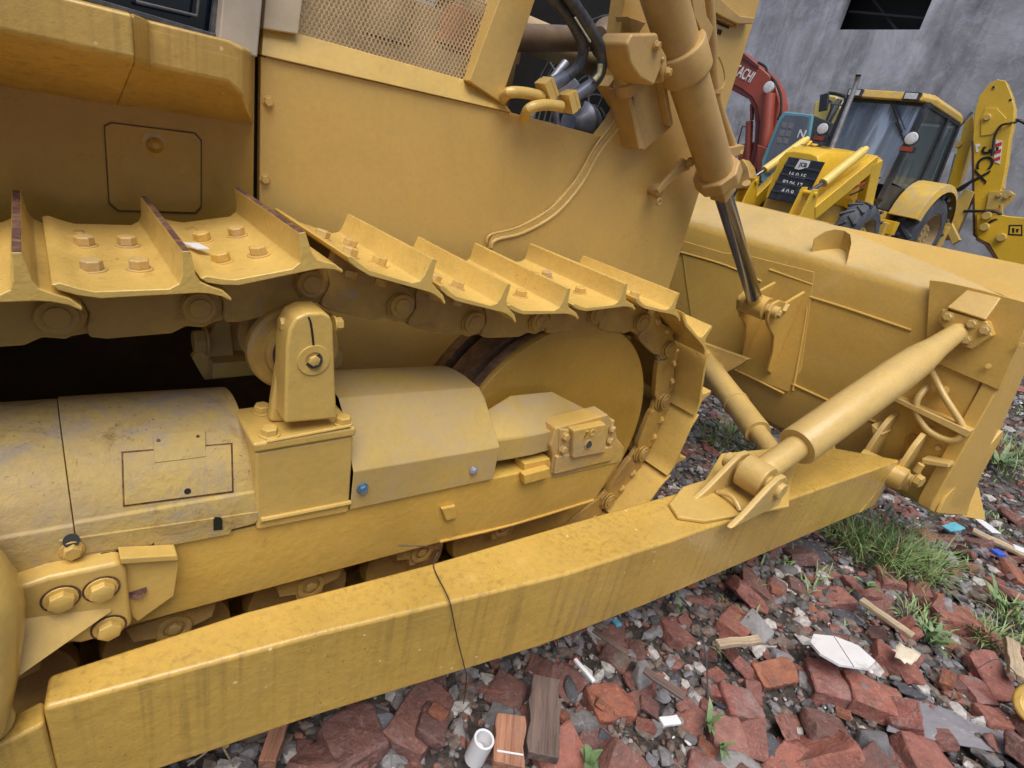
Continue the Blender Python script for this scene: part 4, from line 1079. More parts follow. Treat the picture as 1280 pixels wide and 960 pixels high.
# coarse record of how high the heap already is
HM = {}
def hget(x, y): return HM.get((round(x / 0.04), round(y / 0.04)), 0.0)
def hput(x, y, r, h):
    n = max(1, int(r / 0.04))
    for i in range(-n, n + 1):
        for j in range(-n, n + 1):
            if i * i + j * j <= n * n:
                k = (round(x / 0.04) + i, round(y / 0.04) + j); HM[k] = max(HM.get(k, 0), h)
def in_reach(x, y, zz):
    px, py = proj((x, y, zz))
    return -60 < px < 1340 and 380 < py < 1040
def place(me, name, x, y, rz, scale, matl, tilt=14, lift=None, sink=0.35, size3=None):
    o = bpy.data.objects.new(name, me.copy() if matl is not None and False else me); C.objects.link(o)
    s3 = size3 or (scale, scale, scale)
    xs_ = [abs(v.co.x) for v in me.vertices]; hz_ = max(abs(v.co.z) for v in me.vertices) * s3[2]; rr = max(xs_) * s3[0]
    base = ground_h(x, y)
    h0 = (hget(x, y) + hget(x + rr * .5, y) + hget(x - rr * .5, y) + hget(x, y + rr * .5) + hget(x, y - rr * .5)) / 5
    z = base + h0 + hz_ * (1 - 2 * sink) if lift is None else base + lift
    q = Matrix.Rotation(R_(rng.gauss(0, tilt)), 4, 'X') @ Matrix.Rotation(R_(rng.gauss(0, tilt)), 4, 'Y')
    Mx = Matrix.Translation((x, y, z)) @ q @ Matrix.Rotation(rz, 4, 'Z') @ Matrix.Diagonal((s3[0], s3[1], s3[2], 1))
    o.matrix_basis = Mx; W[o] = Mx
    if matl is not None:
        if not me.materials: me.materials.append(matl)
        o.material_slots[0].link = 'OBJECT'; o.material_slots[0].material = matl
    hput(x, y, rr * 0.75, max(0.0, z + hz_ * 0.55 - base))
    return o
G_ = lambda px, py: sZ(px, py, GZ + 0.02)
def hero(kind, px, py, deg, size, matl, label, cat, tilt=8, idx=0, name=None, lift=None, sink=0.2, group=None, var=None):
    if kind == 'brick': size *= 0.86
    """deg = heading on the ground"""
    p = G_(px, py)
    me = {'brick': BR, 'stone': ST, 'slab': SL}[kind][idx % (14 if kind == 'brick' else 12 if kind == 'stone' else 6)]
    o = place(me, name or kind, p.x, p.y, R_(deg), size, matl, tilt, lift, sink, var)
    setp(o, label, cat, group); return o
H = hero
# ---- pieces one can point to
H('brick', 770, 866, -20, 1.35, M['brickorange'], 'large bright orange brick chunk lying below the middle of the push arm', 'brick', 4, 0, sink=.1)
H('brick', 712, 812 + 30, 10, 1.2, M['brickdark'], 'dark dusty brick tucked right behind the bright orange chunk', 'brick', 6, 1)
H('brick', 640, 862, -70, 1.2, M['brickdark'], 'long brown brick standing left of the weathered plank', 'brick', 6, 2)
H('brick', 527, 895, 30, 1.45, M['brickdark'], 'big brown brick lump close under the lower edge of the push arm', 'brick', 6, 3)
H('brick', 445, 925, 5, 1.7, M['brickdark'], 'broad flat brown brick at the bottom left of the rubble', 'brick', 5, 4)
H('brick', 938, 745, -55, 1.3, M['brick'], 'red brick half with a white chip, on the pile nearest the push arm', 'brick', 14, 5, sink=0.0)
H('brick', 925, 772, 10, 1.3, M['brick'], 'red brick under the white chipped half on the pile', 'brick', 8, 6)
H('brick', 965, 835, 0, 0.8, M['brickorange'], 'small bright orange brick lump left of the white tile', 'brick', 14, 7, sink=0.1)
H('brick', 1082, 735, -35, 1.4, M['brick'], 'whole looking red brick lying in front of the big grass tuft', 'brick', 4, 8, sink=.05)
H('brick', 1115, 718, -40, 1.3, M['brick'], 'square red brick leaning against the big grass tuft', 'brick', 4, 9, sink=0)
H('brick', 1042, 745, -55, 1.2, M['brick'], 'upright narrow red brick left of the one before the grass tuft', 'brick', 16, 10)
H('brick', 1195, 768, -42, 1.6, M['brick'], 'long red brick lying between the two weeds on the right', 'brick', 4, 11, sink=.1)
H('brick', 1040, 850, -50, 1.65, M['brickmortar'], 'brick with grey mortar that carries the white tile', 'brick', 4, 12, sink=.15)
H('brick', 1095, 872, -52, 1.6, M['brick'], 'long red brick just right of the white tile', 'brick', 4, 13, sink=.15)
H('brick', 1168, 942, -45, 1.5, M['brick'], 'long bright red brick wedge at the bottom edge beside the grey slab', 'brick', 5, 0, sink=.1)
H('brick', 920, 905, -45, 1.3, M['brick'], 'red brick above the pale round stone at the bottom', 'brick', 5, 1, sink=.1)
H('brick', 935, 868, -40, 1.3, M['brickmortar'], 'brick half covered by grey mortar above the small weed', 'brick', 5, 2)
H('brick', 1000, 945, 0, 1.3, M['brick'], 'square red brick at the bottom edge under the dark grey stones', 'brick', 4, 3)
H('brick', 1225, 860, -30, 1.3, M['brickmortar'], 'pink brick with white plaster smear near the right edge', 'brick', 5, 4, sink=.1)
H('brick', 1250, 895, -40, 1.0, M['brick'], 'red brick beside the yellow object at the right edge', 'brick', 5, 5)
H('brick', 1125, 938 - 110, -70, 1.2, M['brick'], 'red brick slab right of the torn cream paper', 'brick', 8, 6)
H('brick', 690 + 60, 925, -75, 1.3, M['brickdark'], 'pinkish brown brick behind the broad green leaf at the bottom', 'brick', 5, 7)
H('stone', 808, 835, 20, 1.0, M['stonelight'], 'crumpled looking pale quartz lump below the push arm', 'stone', 10, 0, name='pale_rock', sink=0, var=(1.15, 1.2, 1.2))
H('stone', 717, 900, 30, 1.0, M['stonelight'], 'rough pale grey stone right of the weathered plank', 'stone', 10, 1, name='pale_rock', sink=.1)
H('stone', 925, 945, -30, 1.6, M['stonelight'], 'large pale round stone at the bottom edge', 'stone', 5, 2, name='pale_rock', sink=.2)
H('stone', 895, 838, -20, 0.8, M['slate'], 'smooth blue grey pebble lying below the short pale stick', 'stone', 10, 3, sink=0.1)
H('stone', 1100, 925, -48, 1.45, M['stone'], 'big dark grey angular stone left of the long red wedge', 'stone', 5, 4, sink=0)
H('stone', 968, 920, -80, 1.1, M['slate'], 'dark grey stone between two red bricks near the bottom', 'stone', 6, 5)
H('stone', 1065, 930, -30, 1.0, M['slate'], 'nearly black stone next to the big grey angular one', 'stone', 6, 6)
H('stone', 1005, 685, -10, 2.2, M['slate'], 'broad dark grey slab lying under the front end of the push arm', 'slab', 3, 7, name='slab', var=(2.8, 2.2, 0.9), sink=.1)
H('slab', 1218, 925, -42, 3.0, M['stone'], 'large flat grey concrete slab in the bottom right corner', 'slab', 2, 0, var=(4.2, 2.6, 2.2), sink=.1)
H('slab', 1225, 735, -25, 1.5, M['woodgrey'], 'long grey plank of rotten board between weeds on the right', 'board', 3, 1, name='board', var=(3.2, 0.7, 1.2), sink=0)
H('slab', 1140, 838 - 20, -30, 1.5, M['slate'], 'flat slate grey shard below the leafy weed', 'shard', 3, 2, var=(1.5, 1.2, 1.0))
H('slab', 1240, 660, -25, 1.5, M['slate'], 'flat grey slab just right of the blade corner', 'slab', 3, 3, var=(2.5, 1.3, 1.0))
# white broken tile
p = G_(1048, 832)
b = MB()
b.prism([Vector((x_, y_, 0)) for x_, y_ in ((-.075, -.03), (-.04, -.062), (.04, -.058), (.085, -.02), (.07, .035), (.015, .058), (-.05, .05), (-.08, .01))], (0, 0, 0.008))
tl = b.build('broken_tile', M['white'], None, 0.001, local=Matrix.Translation((p.x - .045, p.y + 0.012, GZ + 0.105)) @ Matrix.Rotation(R_(-40), 4, 'Z') @ Matrix.Rotation(R_(-9), 4, 'X') @ Matrix.Scale(1.38, 4))
setp(tl, 'white broken floor tile with a scored line on top of a mortared brick', 'tile')
b = MB(); b.bar((-.002, -.062, .0085), (.012, .056, .0085), 0.0015, 0.001); b.build('score_line', M['slate'], tl, raw=True)
# boards and sticks
def plank(px0, py0, px1, py1, w_, th, matl, name, label, cat, lift=0.05, bev=0.003):
    a, c = G_(px0, py0), G_(px1, py1); a.z += lift; c.z += lift
    d = c - a; L = d.length
    Mx = Matrix.Translation((a + c) / 2) @ d.to_track_quat('X', 'Z').to_matrix().to_4x4()
    b = MB(); b.box((0, 0, 0), (L, w_, th))
    bmesh.ops.subdivide_edges(b.bm, edges=[e for e in b.bm.edges if abs((e.verts[0].co - e.verts[1].co).x) > L * .5], cuts=7)
    for v in b.bm.verts: v.co.y += 0.12 * w_ * noise.noise(Vector((v.co.x * 18, v.co.y * 20, px0))); v.co.z += th * 0.25 * noise.noise(Vector((v.co.x * 14, v.co.y * 9, py0)))
    o = b.build(name, matl, None, bev, local=Mx); return setp(o, label, cat)
plank(672, 965, 676, 866, 0.088, 0.03, M['woodgrey'], 'plank', 'weathered dark plank with long cracks at the bottom middle', 'plank', 0.06)
pw = plank(630, 975, 633, 912, 0.085, 0.04, M['woodred'], 'plank', 'orange painted plank end left of the weathered dark plank', 'plank', 0.05)
plank(1066, 766, 1130, 812, 0.035, 0.018, M['woodpale'], 'batten', 'pale splintered batten right of the brick pile', 'batten', 0.075)
plank(889, 820, 942, 814, 0.032, 0.02, M['woodpale'], 'batten', 'short pale stick above the blue grey pebble', 'stick', 0.06)
plank(1212, 668, 1278, 700, 0.06, 0.02, M['woodpale'], 'batten', 'long pale batten to the right of the blade corner', 'batten', 0.03)
plank(333, 965, 352, 908, 0.04, 0.03, M['woodred'], 'stick', 'reddish brown stick under the push arm at bottom left', 'stick', 0.03)
plank(800, 850, 850, 885, 0.03, 0.012, M['woodgrey'], 'stick', 'thin brown splinter below the pale quartz lump', 'stick', 0.05)
plank(737, 800, 778, 828, 0.02, 0.008, M['woodgrey'], 'stick', 'thin grey splinter close to the lower edge of the push arm', 'stick', 0.05)
plank(1255, 812, 1262, 858, 0.05, 0.03, M['woodpale'], 'stick', 'short pinkish timber piece above the yellow object', 'stick', 0.05)
plank(711, 846, 734, 876, 0.014, 0.012, M['white'], 'plastic_stick', 'white plastic stick lying left of the large orange brick chunk', 'stick', 0.085)
plank(1064, 652, 1096, 664, 0.02, 0.008, M['white'], 'plastic_stick', 'thin white strip in the grass below the front end of the arm', 'stick', 0.05)
plank(820, 917, 842, 912, 0.03, 0.012, M['white'], 'shard', 'small white ceramic shard below the pale quartz lump', 'shard', 0.05)
plank(1215, 655, 1240, 675, 0.06, 0.006, M['white'], 'paper', 'crumpled white paper strip beside the pale batten', 'paper', 0.05)
plank(1262, 690, 1300, 705, 0.06, 0.006, M['white'], 'paper', 'white scrap at the right edge below the blade corner', 'paper', 0.04)
plank(1236, 700, 1246, 700, 0.05, 0.02, plain('blue_plastic', (0.05, 0.12, 0.55), 0.4), 'plastic_scrap', 'small bright blue plastic cap near the right edge', 'scrap', 0.05)
plank(1178, 668, 1196, 664, 0.06, 0.01, plain('turquoise_plastic', (0.12, 0.42, 0.52), 0.4), 'plastic_scrap', 'turquoise plastic scrap below the blade corner', 'scrap', 0.04)
plank(763, 792, 770, 790, 0.03, 0.01, plain('sky_blue_plastic', (0.12, 0.42, 0.6), 0.4), 'plastic_scrap', 'tiny sky blue scrap near the underside of the arm', 'scrap', 0.05)
# painted line on the orange plank
b = MB(); b.bb((-0.045, -0.038, 0.0205), (-0.040, 0.034, 0.0225)); b.build('paint_stripe', M['white'], pw, raw=True)
# white pipe stub
p = G_(593, 948); b = MB(); b.ring(p + Vector((0, 0, 0.0)), (0.1, -0.1, 1), 0.022, 0.029, 0.09, 28); b.cyl(p, p + Vector((0, 0, .04)), 0.0215)
setp(b.build('pipe_stub', M['white'], None, 0.002), 'stub of white plastic pipe standing in the rubble at the bottom', 'pipe')
# torn cream sheet
p = G_(1122, 832); bm = bmesh.new()
gr_ = [[bm.verts.new((p.x + (i - 3) * .022 + .004 * noise.noise(Vector((i, j, 0))), p.y + (j - 2) * .018 + .01 * noise.noise(Vector((i * .7, j, 5))), p.z + 0.07 + .012 * noise.noise(Vector((i * .8, j * .8, 9))))) for j in range(5)] for i in range(7)]
for i in range(6):
    for j in range(4):
        if (i, j) not in ((0, 0), (5, 3), (5, 2), (0, 3)): bm.faces.new((gr_[i][j], gr_[i + 1][j], gr_[i + 1][j + 1], gr_[i][j + 1]))
me = bpy.data.meshes.new('torn_sheet'); bm.to_mesh(me); bm.free(); me.materials.append(plain('cream_sheet', (0.62, 0.55, 0.42), 0.6)); me.shade_smooth()
o = bpy.data.objects.new('torn_sheet', me); C.objects.link(o); sm = o.modifiers.new('thick', 'SOLIDIFY'); sm.thickness = 0.002
setp(o, 'torn cream coloured sheet right of the white tile', 'paper'); W[o] = Matrix.Identity(4)
# yellow fitting at the right edge
p = G_(1283, 905); b = MB(); b.lathe(p + Vector((0, 0, 0.09)), (-0.75, 0.15, 0.55), [(-0.16, 0.05), (-0.04, 0.052), (0, 0.075), (0.02, 0.077), (0.026, 0.07), (0.026, 0.05), (0.018, 0.045), (0.018, 0.0)], 32)
setp(b.build('pipe_flange', M['arm'], None, 0.004), 'yellow painted round metal end cap cut by the right edge', 'end cap')

# ---- the fill: loose pieces one could count
def area(px, py):
    if px < 840: return 'below the push arm'
    if px < 1000: return 'on the brick pile beside the arm'
    if px < 1140: return 'around the white tile'
    return 'towards the right edge'
LOOK = {'brick': ('broken red brick', 'brick'), 'brickdark': ('dull brown broken brick', 'brick'), 'brickorange': ('bright orange brick chip', 'brick'), 'brickmortar': ('broken brick with mortar crust', 'brick')}
def far_area(x, y, px, py):
    if y > 1.05 and x < 4.2 and py < 640 and px < 1000: return 'between the track and the blade'
    if x > 4.0: return 'beyond the blade corner'
    return area(px, py)
nb = ns = 0
tries = 0
placed = []
def blocked(x, y, r):
    # keep clear of the track's footprint
    return (x < 1.95 and 0.97 < y < 1.55) or (y > 2.6)
while tries < 60000 and (nb < 215 or ns < 285):
    tries += 1
    far = rng.random() < 0.18
    x = rng.uniform(0.0, 4.3) if not far else rng.uniform(3.0, 8.5); y = rng.uniform(-0.7, 2.2)
    z = ground_h(x, y); px, py = proj((x, y, z))
    if not (-20 < px < 1310 and 440 < py < 1000) or blocked(x, y, 0): continue
    # leave the space hidden behind arm and blade thinly covered
    if py < 640 and px < 835: continue
    near_arm = 0.9 + (x - 0) * -0.12
    under = (3.1 < x < 3.6)
    if under and rng.random() < 0.7: continue
    r = rng.choice((0.045, 0.05, 0.06, 0.07, 0.085, 0.10)) if y < 0.9 and x < 3.2 else rng.choice((0.04, 0.05, 0.06, 0.08))
    lim = 0.72 if nb + ns < 240 else 0.52
    if any((x - a) ** 2 + (y - c) ** 2 < ((r + rr) * lim) ** 2 for a, c, rr in placed): continue
    placed.append((x, y, r))
    if rng.random() < (0.50 if x < 4.2 else 0.25) and nb < 215:
        k = rng.choices(('brick', 'brickdark', 'brickorange', 'brickmortar'), (5, 3.5, 0.6, 1.6) if px > 800 else (1.5, 6, 0.5, 1))[0]
        o = place(rng.choice(BR), 'brick', x, y, rng.uniform(0, 6.28), r / 0.085 * rng.uniform(.75, 1.25), M[k], 19, sink=rng.uniform(.05, .4))
        ar = far_area(x, y, px, py); setp(o, '%s among the rubble %s' % (LOOK[k][0], ar), 'brick', '%ss %s' % (LOOK[k][0], ar)); nb += 1
    elif ns < 285:
        kk = rng.choices(('stone', 'slate', 'stonelight', 'flat'), (4, 1.6, 2.4, 2))[0]
        me = rng.choice(SL) if kk == 'flat' else rng.choice(ST)
        sc_ = r / 0.07 * rng.uniform(.6, 1.1)
        o = place(me, 'shard' if kk == 'flat' else 'stone', x, y, rng.uniform(0, 6.28), sc_, M['slate' if kk == 'flat' else kk], 14, sink=rng.uniform(.05, .4))
        nm = {'stone': 'grey stone', 'slate': 'dark slate stone', 'stonelight': 'pale concrete lump', 'flat': 'flat slate shard'}[kk]
        ar = far_area(x, y, px, py); setp(o, '%s lying in the rubble %s' % (nm, ar), 'shard' if kk == 'flat' else 'stone', '%ss %s' % (nm, ar)); ns += 1
# small bricks wedged on top
for i in range(70):
    x = rng.uniform(0.6, 4.2); y = rng.uniform(-0.4, 0.95); z = ground_h(x, y); px, py = proj((x, y, z))
    if not (300 < px < 1290 and 640 < py < 980): continue
    k = rng.choice(('brick', 'brickdark', 'brickorange', 'brickmortar'))
    o = place(rng.choice(BR), 'brick', x, y, rng.uniform(0, 6.28), rng.uniform(.35, .6), M[k], 20, sink=0.25)
    ar = far_area(x, y, px, py); setp(o, '%s among the rubble %s' % (LOOK[k][0], ar), 'brick', '%ss %s' % (LOOK[k][0], ar))
# ---- gravel: everything too small to count
def gravel(name, n, cols, smin, smax, seed, zoff):
    r = random.Random(seed); bm = bmesh.new()
    tpl = bmesh.new(); bmesh.ops.create_icosphere(tpl, subdivisions=1, radius=1)
    tv = [v.co.copy() for v in tpl.verts]; tf = [[v.index for v in f.verts] for f in tpl.faces]; tpl.free()
    V_, F_, mi = [], [], []
    c = 0
    while c < n:
        x = r.uniform(-0.6, 9) if r.random() < .4 else r.uniform(-0.4, 4); y = r.uniform(-1.5, 2.4)
        g = ground_h(x, y); px, py = proj((x, y, g))
        inside = (-30 < px < 1310 and 440 < py < 1000)
        if not inside and r.random() < 0.75: continue
        if inside: c += 1
        s = r.uniform(smin, smax) * (1 + max(0, x - 3) * 0.25)
        rot = Matrix.Rotation(r.uniform(0, 6.28), 3, 'Z') @ Matrix.Rotation(r.uniform(-.5, .5), 3, 'X')
        sc = (s * r.uniform(.7, 1.5), s * r.uniform(.5, 1), s * r.uniform(.3, .8)); b0 = len(V_)
        hh = hget(x, y) * r.uniform(0.0, 0.45)
        for t in tv: V_.append(rot @ Vector((t.x * sc[0] * r.uniform(.8, 1.15), t.y * sc[1] * r.uniform(.8, 1.15), t.z * sc[2])) + Vector((x, y, g + hh + zoff)))
        m_ = r.randrange(len(cols))
        for f in tf: F_.append([b0 + i for i in f]); mi.append(m_)
    me = bpy.data.meshes.new(name); me.from_pydata(V_, [], F_); me.update()
    for c_ in cols: me.materials.append(c_)
    me.polygons.foreach_set('material_index', mi)
    o = bpy.data.objects.new(name, me); C.objects.link(o); W[o] = Matrix.Identity(4)
    return setp(o, kind='stuff')
gm = [plain('gravel_%s' % k, c, 0.75, 0, 0.4, 60, 0.6, dist=0.004) for k, c in (('grey', (0.19, 0.18, 0.185)), ('dark', (0.09, 0.085, 0.085)), ('red', (0.22, 0.095, 0.075)), ('brown', (0.16, 0.12, 0.10)), ('pale', (0.40, 0.38, 0.36)))]
gg = gravel('gravel', 15000, [gm[0], gm[1], gm[1], gm[2], gm[3], gm[0]], 0.005, 0.017, 5, 0.004)
setp(gg, 'mixed grey and reddish gravel filling the gaps in the rubble', 'gravel')
g4 = gravel('small_stones', 5200, [gm[0], gm[1], gm[3], gm[2], gm[4], gm[0], gm[3]], 0.014, 0.040, 21, 0.006); setp(g4, 'thumb sized stones and brick crumbs between the larger pieces', 'small stones')
g2 = gravel('debris', 1300, [gm[4], M['white'], gm[4]], 0.004, 0.011, 9, 0.008); setp(g2, 'pale chips and crumbs scattered over the rubble', 'debris')

# ---- grass tufts and weeds
def leafmat(name, c0, c1):
    m, nt, b = newmat(name); inf = coords(nt); n = noi(nt, inf, 40, 3)
    c = ramp(nt, n, [(0.3, c0), (0.7, c1)]); nt.links.new(c, b.inputs['Base Color']); b.inputs['Roughness'].default_value = 0.5
    b.inputs['Subsurface Weight'].default_value = 0.0
    return m
M['grass'] = leafmat('grass_blade', (0.12, 0.21, 0.06), (0.30, 0.42, 0.17)); M['weed'] = leafmat('weed_leaf', (0.09, 0.16, 0.06), (0.22, 0.31, 0.15)); M['straw'] = leafmat('dry_grass', (0.22, 0.17, 0.08), (0.38, 0.32, 0.18))
def blade_leaf(bm, p, az, L, w_, bend, seg=5, shape=None):
    d = Vector((math.cos(az), math.sin(az), 0)); sdv = Vector((-d.y, d.x, 0)); prev = None; el = R_(rng.uniform(48, 88)) if bend < 2 else R_(35)
    q = p.copy()
    for i in range(seg + 1):
        t = i / seg
        ww = w_ * ((1 - t) ** 0.7 if shape is None else math.sin(PI * min(1, t * 0.9 + 0.1)) )
        a = bm.verts.new(q - sdv * ww + Vector((0, 0, ww * 0.3))); m_ = bm.verts.new(q); c = bm.verts.new(q + sdv * ww + Vector((0, 0, ww * .3)))
        if prev:
            bm.faces.new((prev[0], prev[1], m_, a)); bm.faces.new((prev[1], prev[2], c, m_))
        prev = (a, m_, c)
        q = q + (d * math.cos(el) + Vector((0, 0, math.sin(el)))) * (L / seg); el -= bend / seg
def tuft(px, py, n, L, spread, label, leafy=False, w_=None, name=None, cat=None, lift=0.03):
    c = G_(px, py); bm = bmesh.new()
    for i in range(n):
        a = rng.uniform(0, 6.28); r = spread * math.sqrt(rng.random())
        p = Vector((math.cos(a) * r * 1.4, math.sin(a) * r, lift))
        blade_leaf(bm, p, rng.uniform(0, 6.28) if r < spread * .3 else a + rng.gauss(0, .9), L * (rng.uniform(.5, 1.2) if not leafy else rng.uniform(.35, 1.1)), (w_ or 0.0042) * rng.uniform(.7, 1.2), rng.uniform(0.7, 1.9) if not leafy else rng.uniform(.6, 1.5), 6, leafy or None)
    me = bpy.data.meshes.new('tuft'); bm.to_mesh(me); bm.free(); me.materials.append(M['weed' if leafy else 'grass']); me.materials.append(M['straw']); me.shade_smooth()
    for k_ in range(len(me.polygons)):
        if (k_ // 12) % 6 == 0 and not leafy: me.polygons[k_].material_index = 1
    o = bpy.data.objects.new(name or ('weed' if leafy else 'grass_tuft'), me); C.objects.link(o); o.location = (c.x, c.y, ground_h(c.x, c.y)); W[o] = Matrix.Translation(o.location)
    return setp(o, label, cat or ('weed' if leafy else 'grass'))
tuft(1095, 685, 300, 0.27, 0.15, 'largest green grass tuft, growing below the front end of the push arm')
tuft(1140, 705, 240, 0.22, 0.13, 'second grass tuft, spreading behind the two squarish red bricks')
tuft(1050, 668, 90, 0.15, 0.08, 'thin grass at the arm end above the dark slab')
tuft(912, 548, 220, 0.15, 0.20, 'grass growing between the track and the blade', lift=0.05)
tuft(1235, 792, 90, 0.14, 0.06, 'bright grass clump right of the long red brick', w_=0.004)
tuft(1265, 775, 60, 0.13, 0.06, 'grass clump at the right edge beside the grey plank', w_=0.005)
tuft(1150, 772, 60, 0.10, 0.08, 'sparse grass behind the leafy weed')
tuft(1262, 575, 120, 0.22, 0.16, 'grass clump right beside the blade end plate')
tuft(1275, 600, 40, 0.25, 0.16, 'long thin grass stalks at the right edge behind the blade')
tuft(1272, 500, 160, 0.3, 0.4, 'distant green ground plants at the right edge above')
tuft(1165, 798, 22, 0.11, 0.03, 'grey green leafy weed rosette right of the pale batten', True, 0.012)
tuft(1075, 745, 8, 0.10, 0.003, 'small broad leafed weed lying over a red brick', True, 0.014, lift=0.08)
tuft(888, 898, 9, 0.11, 0.002, 'small bright weed right of the pale shards at the bottom', True, 0.009, lift=0.05)
tuft(735, 955, 5, 0.13, 0.002, 'broad bright green leaf plant at the bottom edge', True, 0.016, lift=0.05)
tuft(905, 925, 10, 0.07, 0.004, 'tiny weed between stones above the pale round stone', True, 0.006, lift=0.05)
tuft(1250, 755, 14, 0.13, 0.04, 'broad leafed weed above the long red brick', True, 0.016)
tuft(1245, 585, 16, 0.2, 0.05, 'leafy weed at the foot of the blade end plate', True, 0.02)
tuft(852, 760, 6, 0.08, 0.003, 'small sprout below the arm beside thin wire', True, 0.006, lift=.05)

# scattered thin growth between the stones, too fine to count
bm = bmesh.new()
for i in range(1500):
    x = rng.uniform(1.8, 7.0); y = rng.uniform(-0.6, 1.6); g = ground_h(x, y); px, py = proj((x, y, g))
    if not (860 < px < 1300 and 470 < py < 860): continue
    if noise.noise(Vector((x * 2.2, y * 2.2, 7))) < 0.02: continue
    for k_ in range(3): blade_leaf(bm, Vector((x + rng.uniform(-.01, .01), y + rng.uniform(-.01, .01), g + hget(x, y) * .3)), rng.uniform(0, 6.28), rng.uniform(.03, .10), rng.uniform(.002, .006), rng.uniform(.6, 1.8), 3, rng.random() < .4)
me = bpy.data.meshes.new('ground_cover'); bm.to_mesh(me); bm.free(); me.materials.append(M['grass']); me.shade_smooth()
o = bpy.data.objects.new('ground_cover', me); C.objects.link(o); W[o] = Matrix.Identity(4); setp(o, 'sparse green ground cover growing between the stones on the right', 'ground cover', kind='stuff')

# ---- wire hung over the arm, twig, white sliver on the track
b = MB(); zt_ = -0.997
wp = [sZ(497, 682, -0.93), sZ(530, 683, -0.93), sZ(548, 686, -0.96), sZ(548, 690, -0.985), sZ(542, 708, zt_), sZ(556, 738, -0.992)]
yw = sZ(560, 746, -1.0).y
wp += [sY(562, 752, yw - 0.018), sY(566, 770, yw - 0.026), sY(572, 800, yw - 0.036), sY(580, 832, yw - 0.044), sY(583, 850, yw - .04), sY(578, 890, yw + .08), sY(574, 925, yw + .14)]
b.tube(wp, 0.0016, 6, 6); setp(b.build('wire', plain('dark_wire', (0.05, 0.035, 0.03), 0.5), None), 'thin dark wire hanging over the push arm down to the rubble', 'wire')
b = MB(); b.tube([sZ(235, 957, -1.45), sZ(258, 940, -1.42), sZ(272, 925, -1.40), sZ(282, 940, -1.42), sZ(292, 958, -1.5)], 0.0022, 6, 3)
setp(b.build('twig', M['woodpale'], None), 'bent thin twig at the lower edge of the push arm', 'twig')
b = MB(); b.prism([sZ(228, 304, -0.298), sZ(248, 305, -0.298), sZ(262, 312, -0.298), sZ(246, 312, -0.298)], (0, 0, 0.002))
setp(b.build('white_sliver', M['white'], None), 'white sliver lying on a track shoe', 'paper')
b = MB(); b.tube([G_(840, 770) + Vector((0, 0, .1)), G_(862, 800) + Vector((0, 0, .1)), G_(872, 850) + Vector((0, 0, .09)), G_(877, 888) + Vector((0, 0, .06))], 0.003, 6, 5)
setp(b.build('wire', M['rubber'], None), 'black wire lying over stones right of the pale quartz lump', 'wire')
b = MB(); b.tube([G_(1205, 858) + Vector((0, 0, .10)), G_(1225, 853) + Vector((0, 0, .13)), G_(1250, 862) + Vector((0, 0, .1)), G_(1256, 868) + Vector((0, 0, .08)), G_(1240, 876) + Vector((0, 0, .1))], 0.002, 6, 5)
setp(b.build('wire', M['rubber'], None), 'curled brown wire on the plaster smeared brick', 'wire')
# ================================================================== BACKGROUND: WALL
def wall_mat():
    m, nt, b = newmat('stained_plaster')
    v = coords(nt, world=True)
    n1 = noi(nt, v, 0.55, 9, 0.68, 0.8); n2 = noi(nt, v, 3.2, 9, 0.75, 0.6); n3 = noi(nt, v, 14, 6, 0.7)
    vs = coords(nt, (2.2, 2.2, 0.35), world=True); n4 = noi(nt, vs, 1.0, 7, 0.65, 0.4)
    c = ramp(nt, n1, [(0.28, (0.19, 0.19, 0.21)), (0.46, (0.32, 0.33, 0.37)), (0.58, (0.43, 0.45, 0.51)), (0.75, (0.62, 0.65, 0.73))])
    c = mix(nt, ramp(nt, n4, [(0.45, 0), (0.72, 0.75)]), c, (0.12, 0.12, 0.14))
    c = mix(nt, ramp(nt, n2, [(0.50, 0), (0.72, 0.75)]), c, (0.47, 0.50, 0.62))
    c = mix(nt, ramp(nt, n3, [(0.62, 0), (0.74, 0.5)]), c, (0.62, 0.64, 0.70))
    nt.links.new(c, b.inputs['Base Color']); b.inputs['Roughness'].default_value = 0.9
    p = bump(nt, b, n2, 0.3, 0.03); bump(nt, b, n3, 0.3, 0.015, p)
    return m
WX = 17.0
wl = root('plaster_building', (WX, 4, -0.87), 0, 'stained blue grey plaster building with one dark window opening, far behind the machines', 'building')
b = MB(); y0, y1, z0, z1 = 6.93, 9.05, 4.25, 5.45
zb, zt2, ya, yb = -1.2, 8.2, -12.0, 13.2
for a, c in (((WX, ya, zb), (WX + .35, y0, zt2)), ((WX, y1, zb), (WX + .35, yb, zt2)), ((WX, y0, zb), (WX + .35, y1, z0)), ((WX, y0, z1), (WX + .35, y1, zt2))): b.bb(a, c)
bmesh.ops.remove_doubles(b.bm, verts=b.bm.verts, dist=0.0005)
b.build('wall', wall_mat(), wl, ang=0)
b = MB(); b.bb((WX + 0.4, ya, zb), (WX + 5, yb, zb + .1)); b.bb((WX - 0.2, ya - .2, zt2 + .002), (WX + 5, yb + .2, zt2 + .15)); b.bb((WX + 4.6, ya, zb), (WX + 5, yb, zt2)); b.bb((WX + .35, ya, zb), (WX + 5, ya + .3, zt2)); b.bb((WX + .35, yb - .3, zb), (WX + 5, yb, zt2))
b.build('rear_structure', plain('dark_concrete', (0.12, 0.12, 0.13), 0.9), wl, ang=0)
wn = MB(); wn.bb((WX + 0.9, y0 - .4, z0 - .2), (WX + 1.0, y1 + .4, z1 + .2)); wo = wn.build('window', M['dark'], wl)  # black board behind the opening stands in for the unlit interior
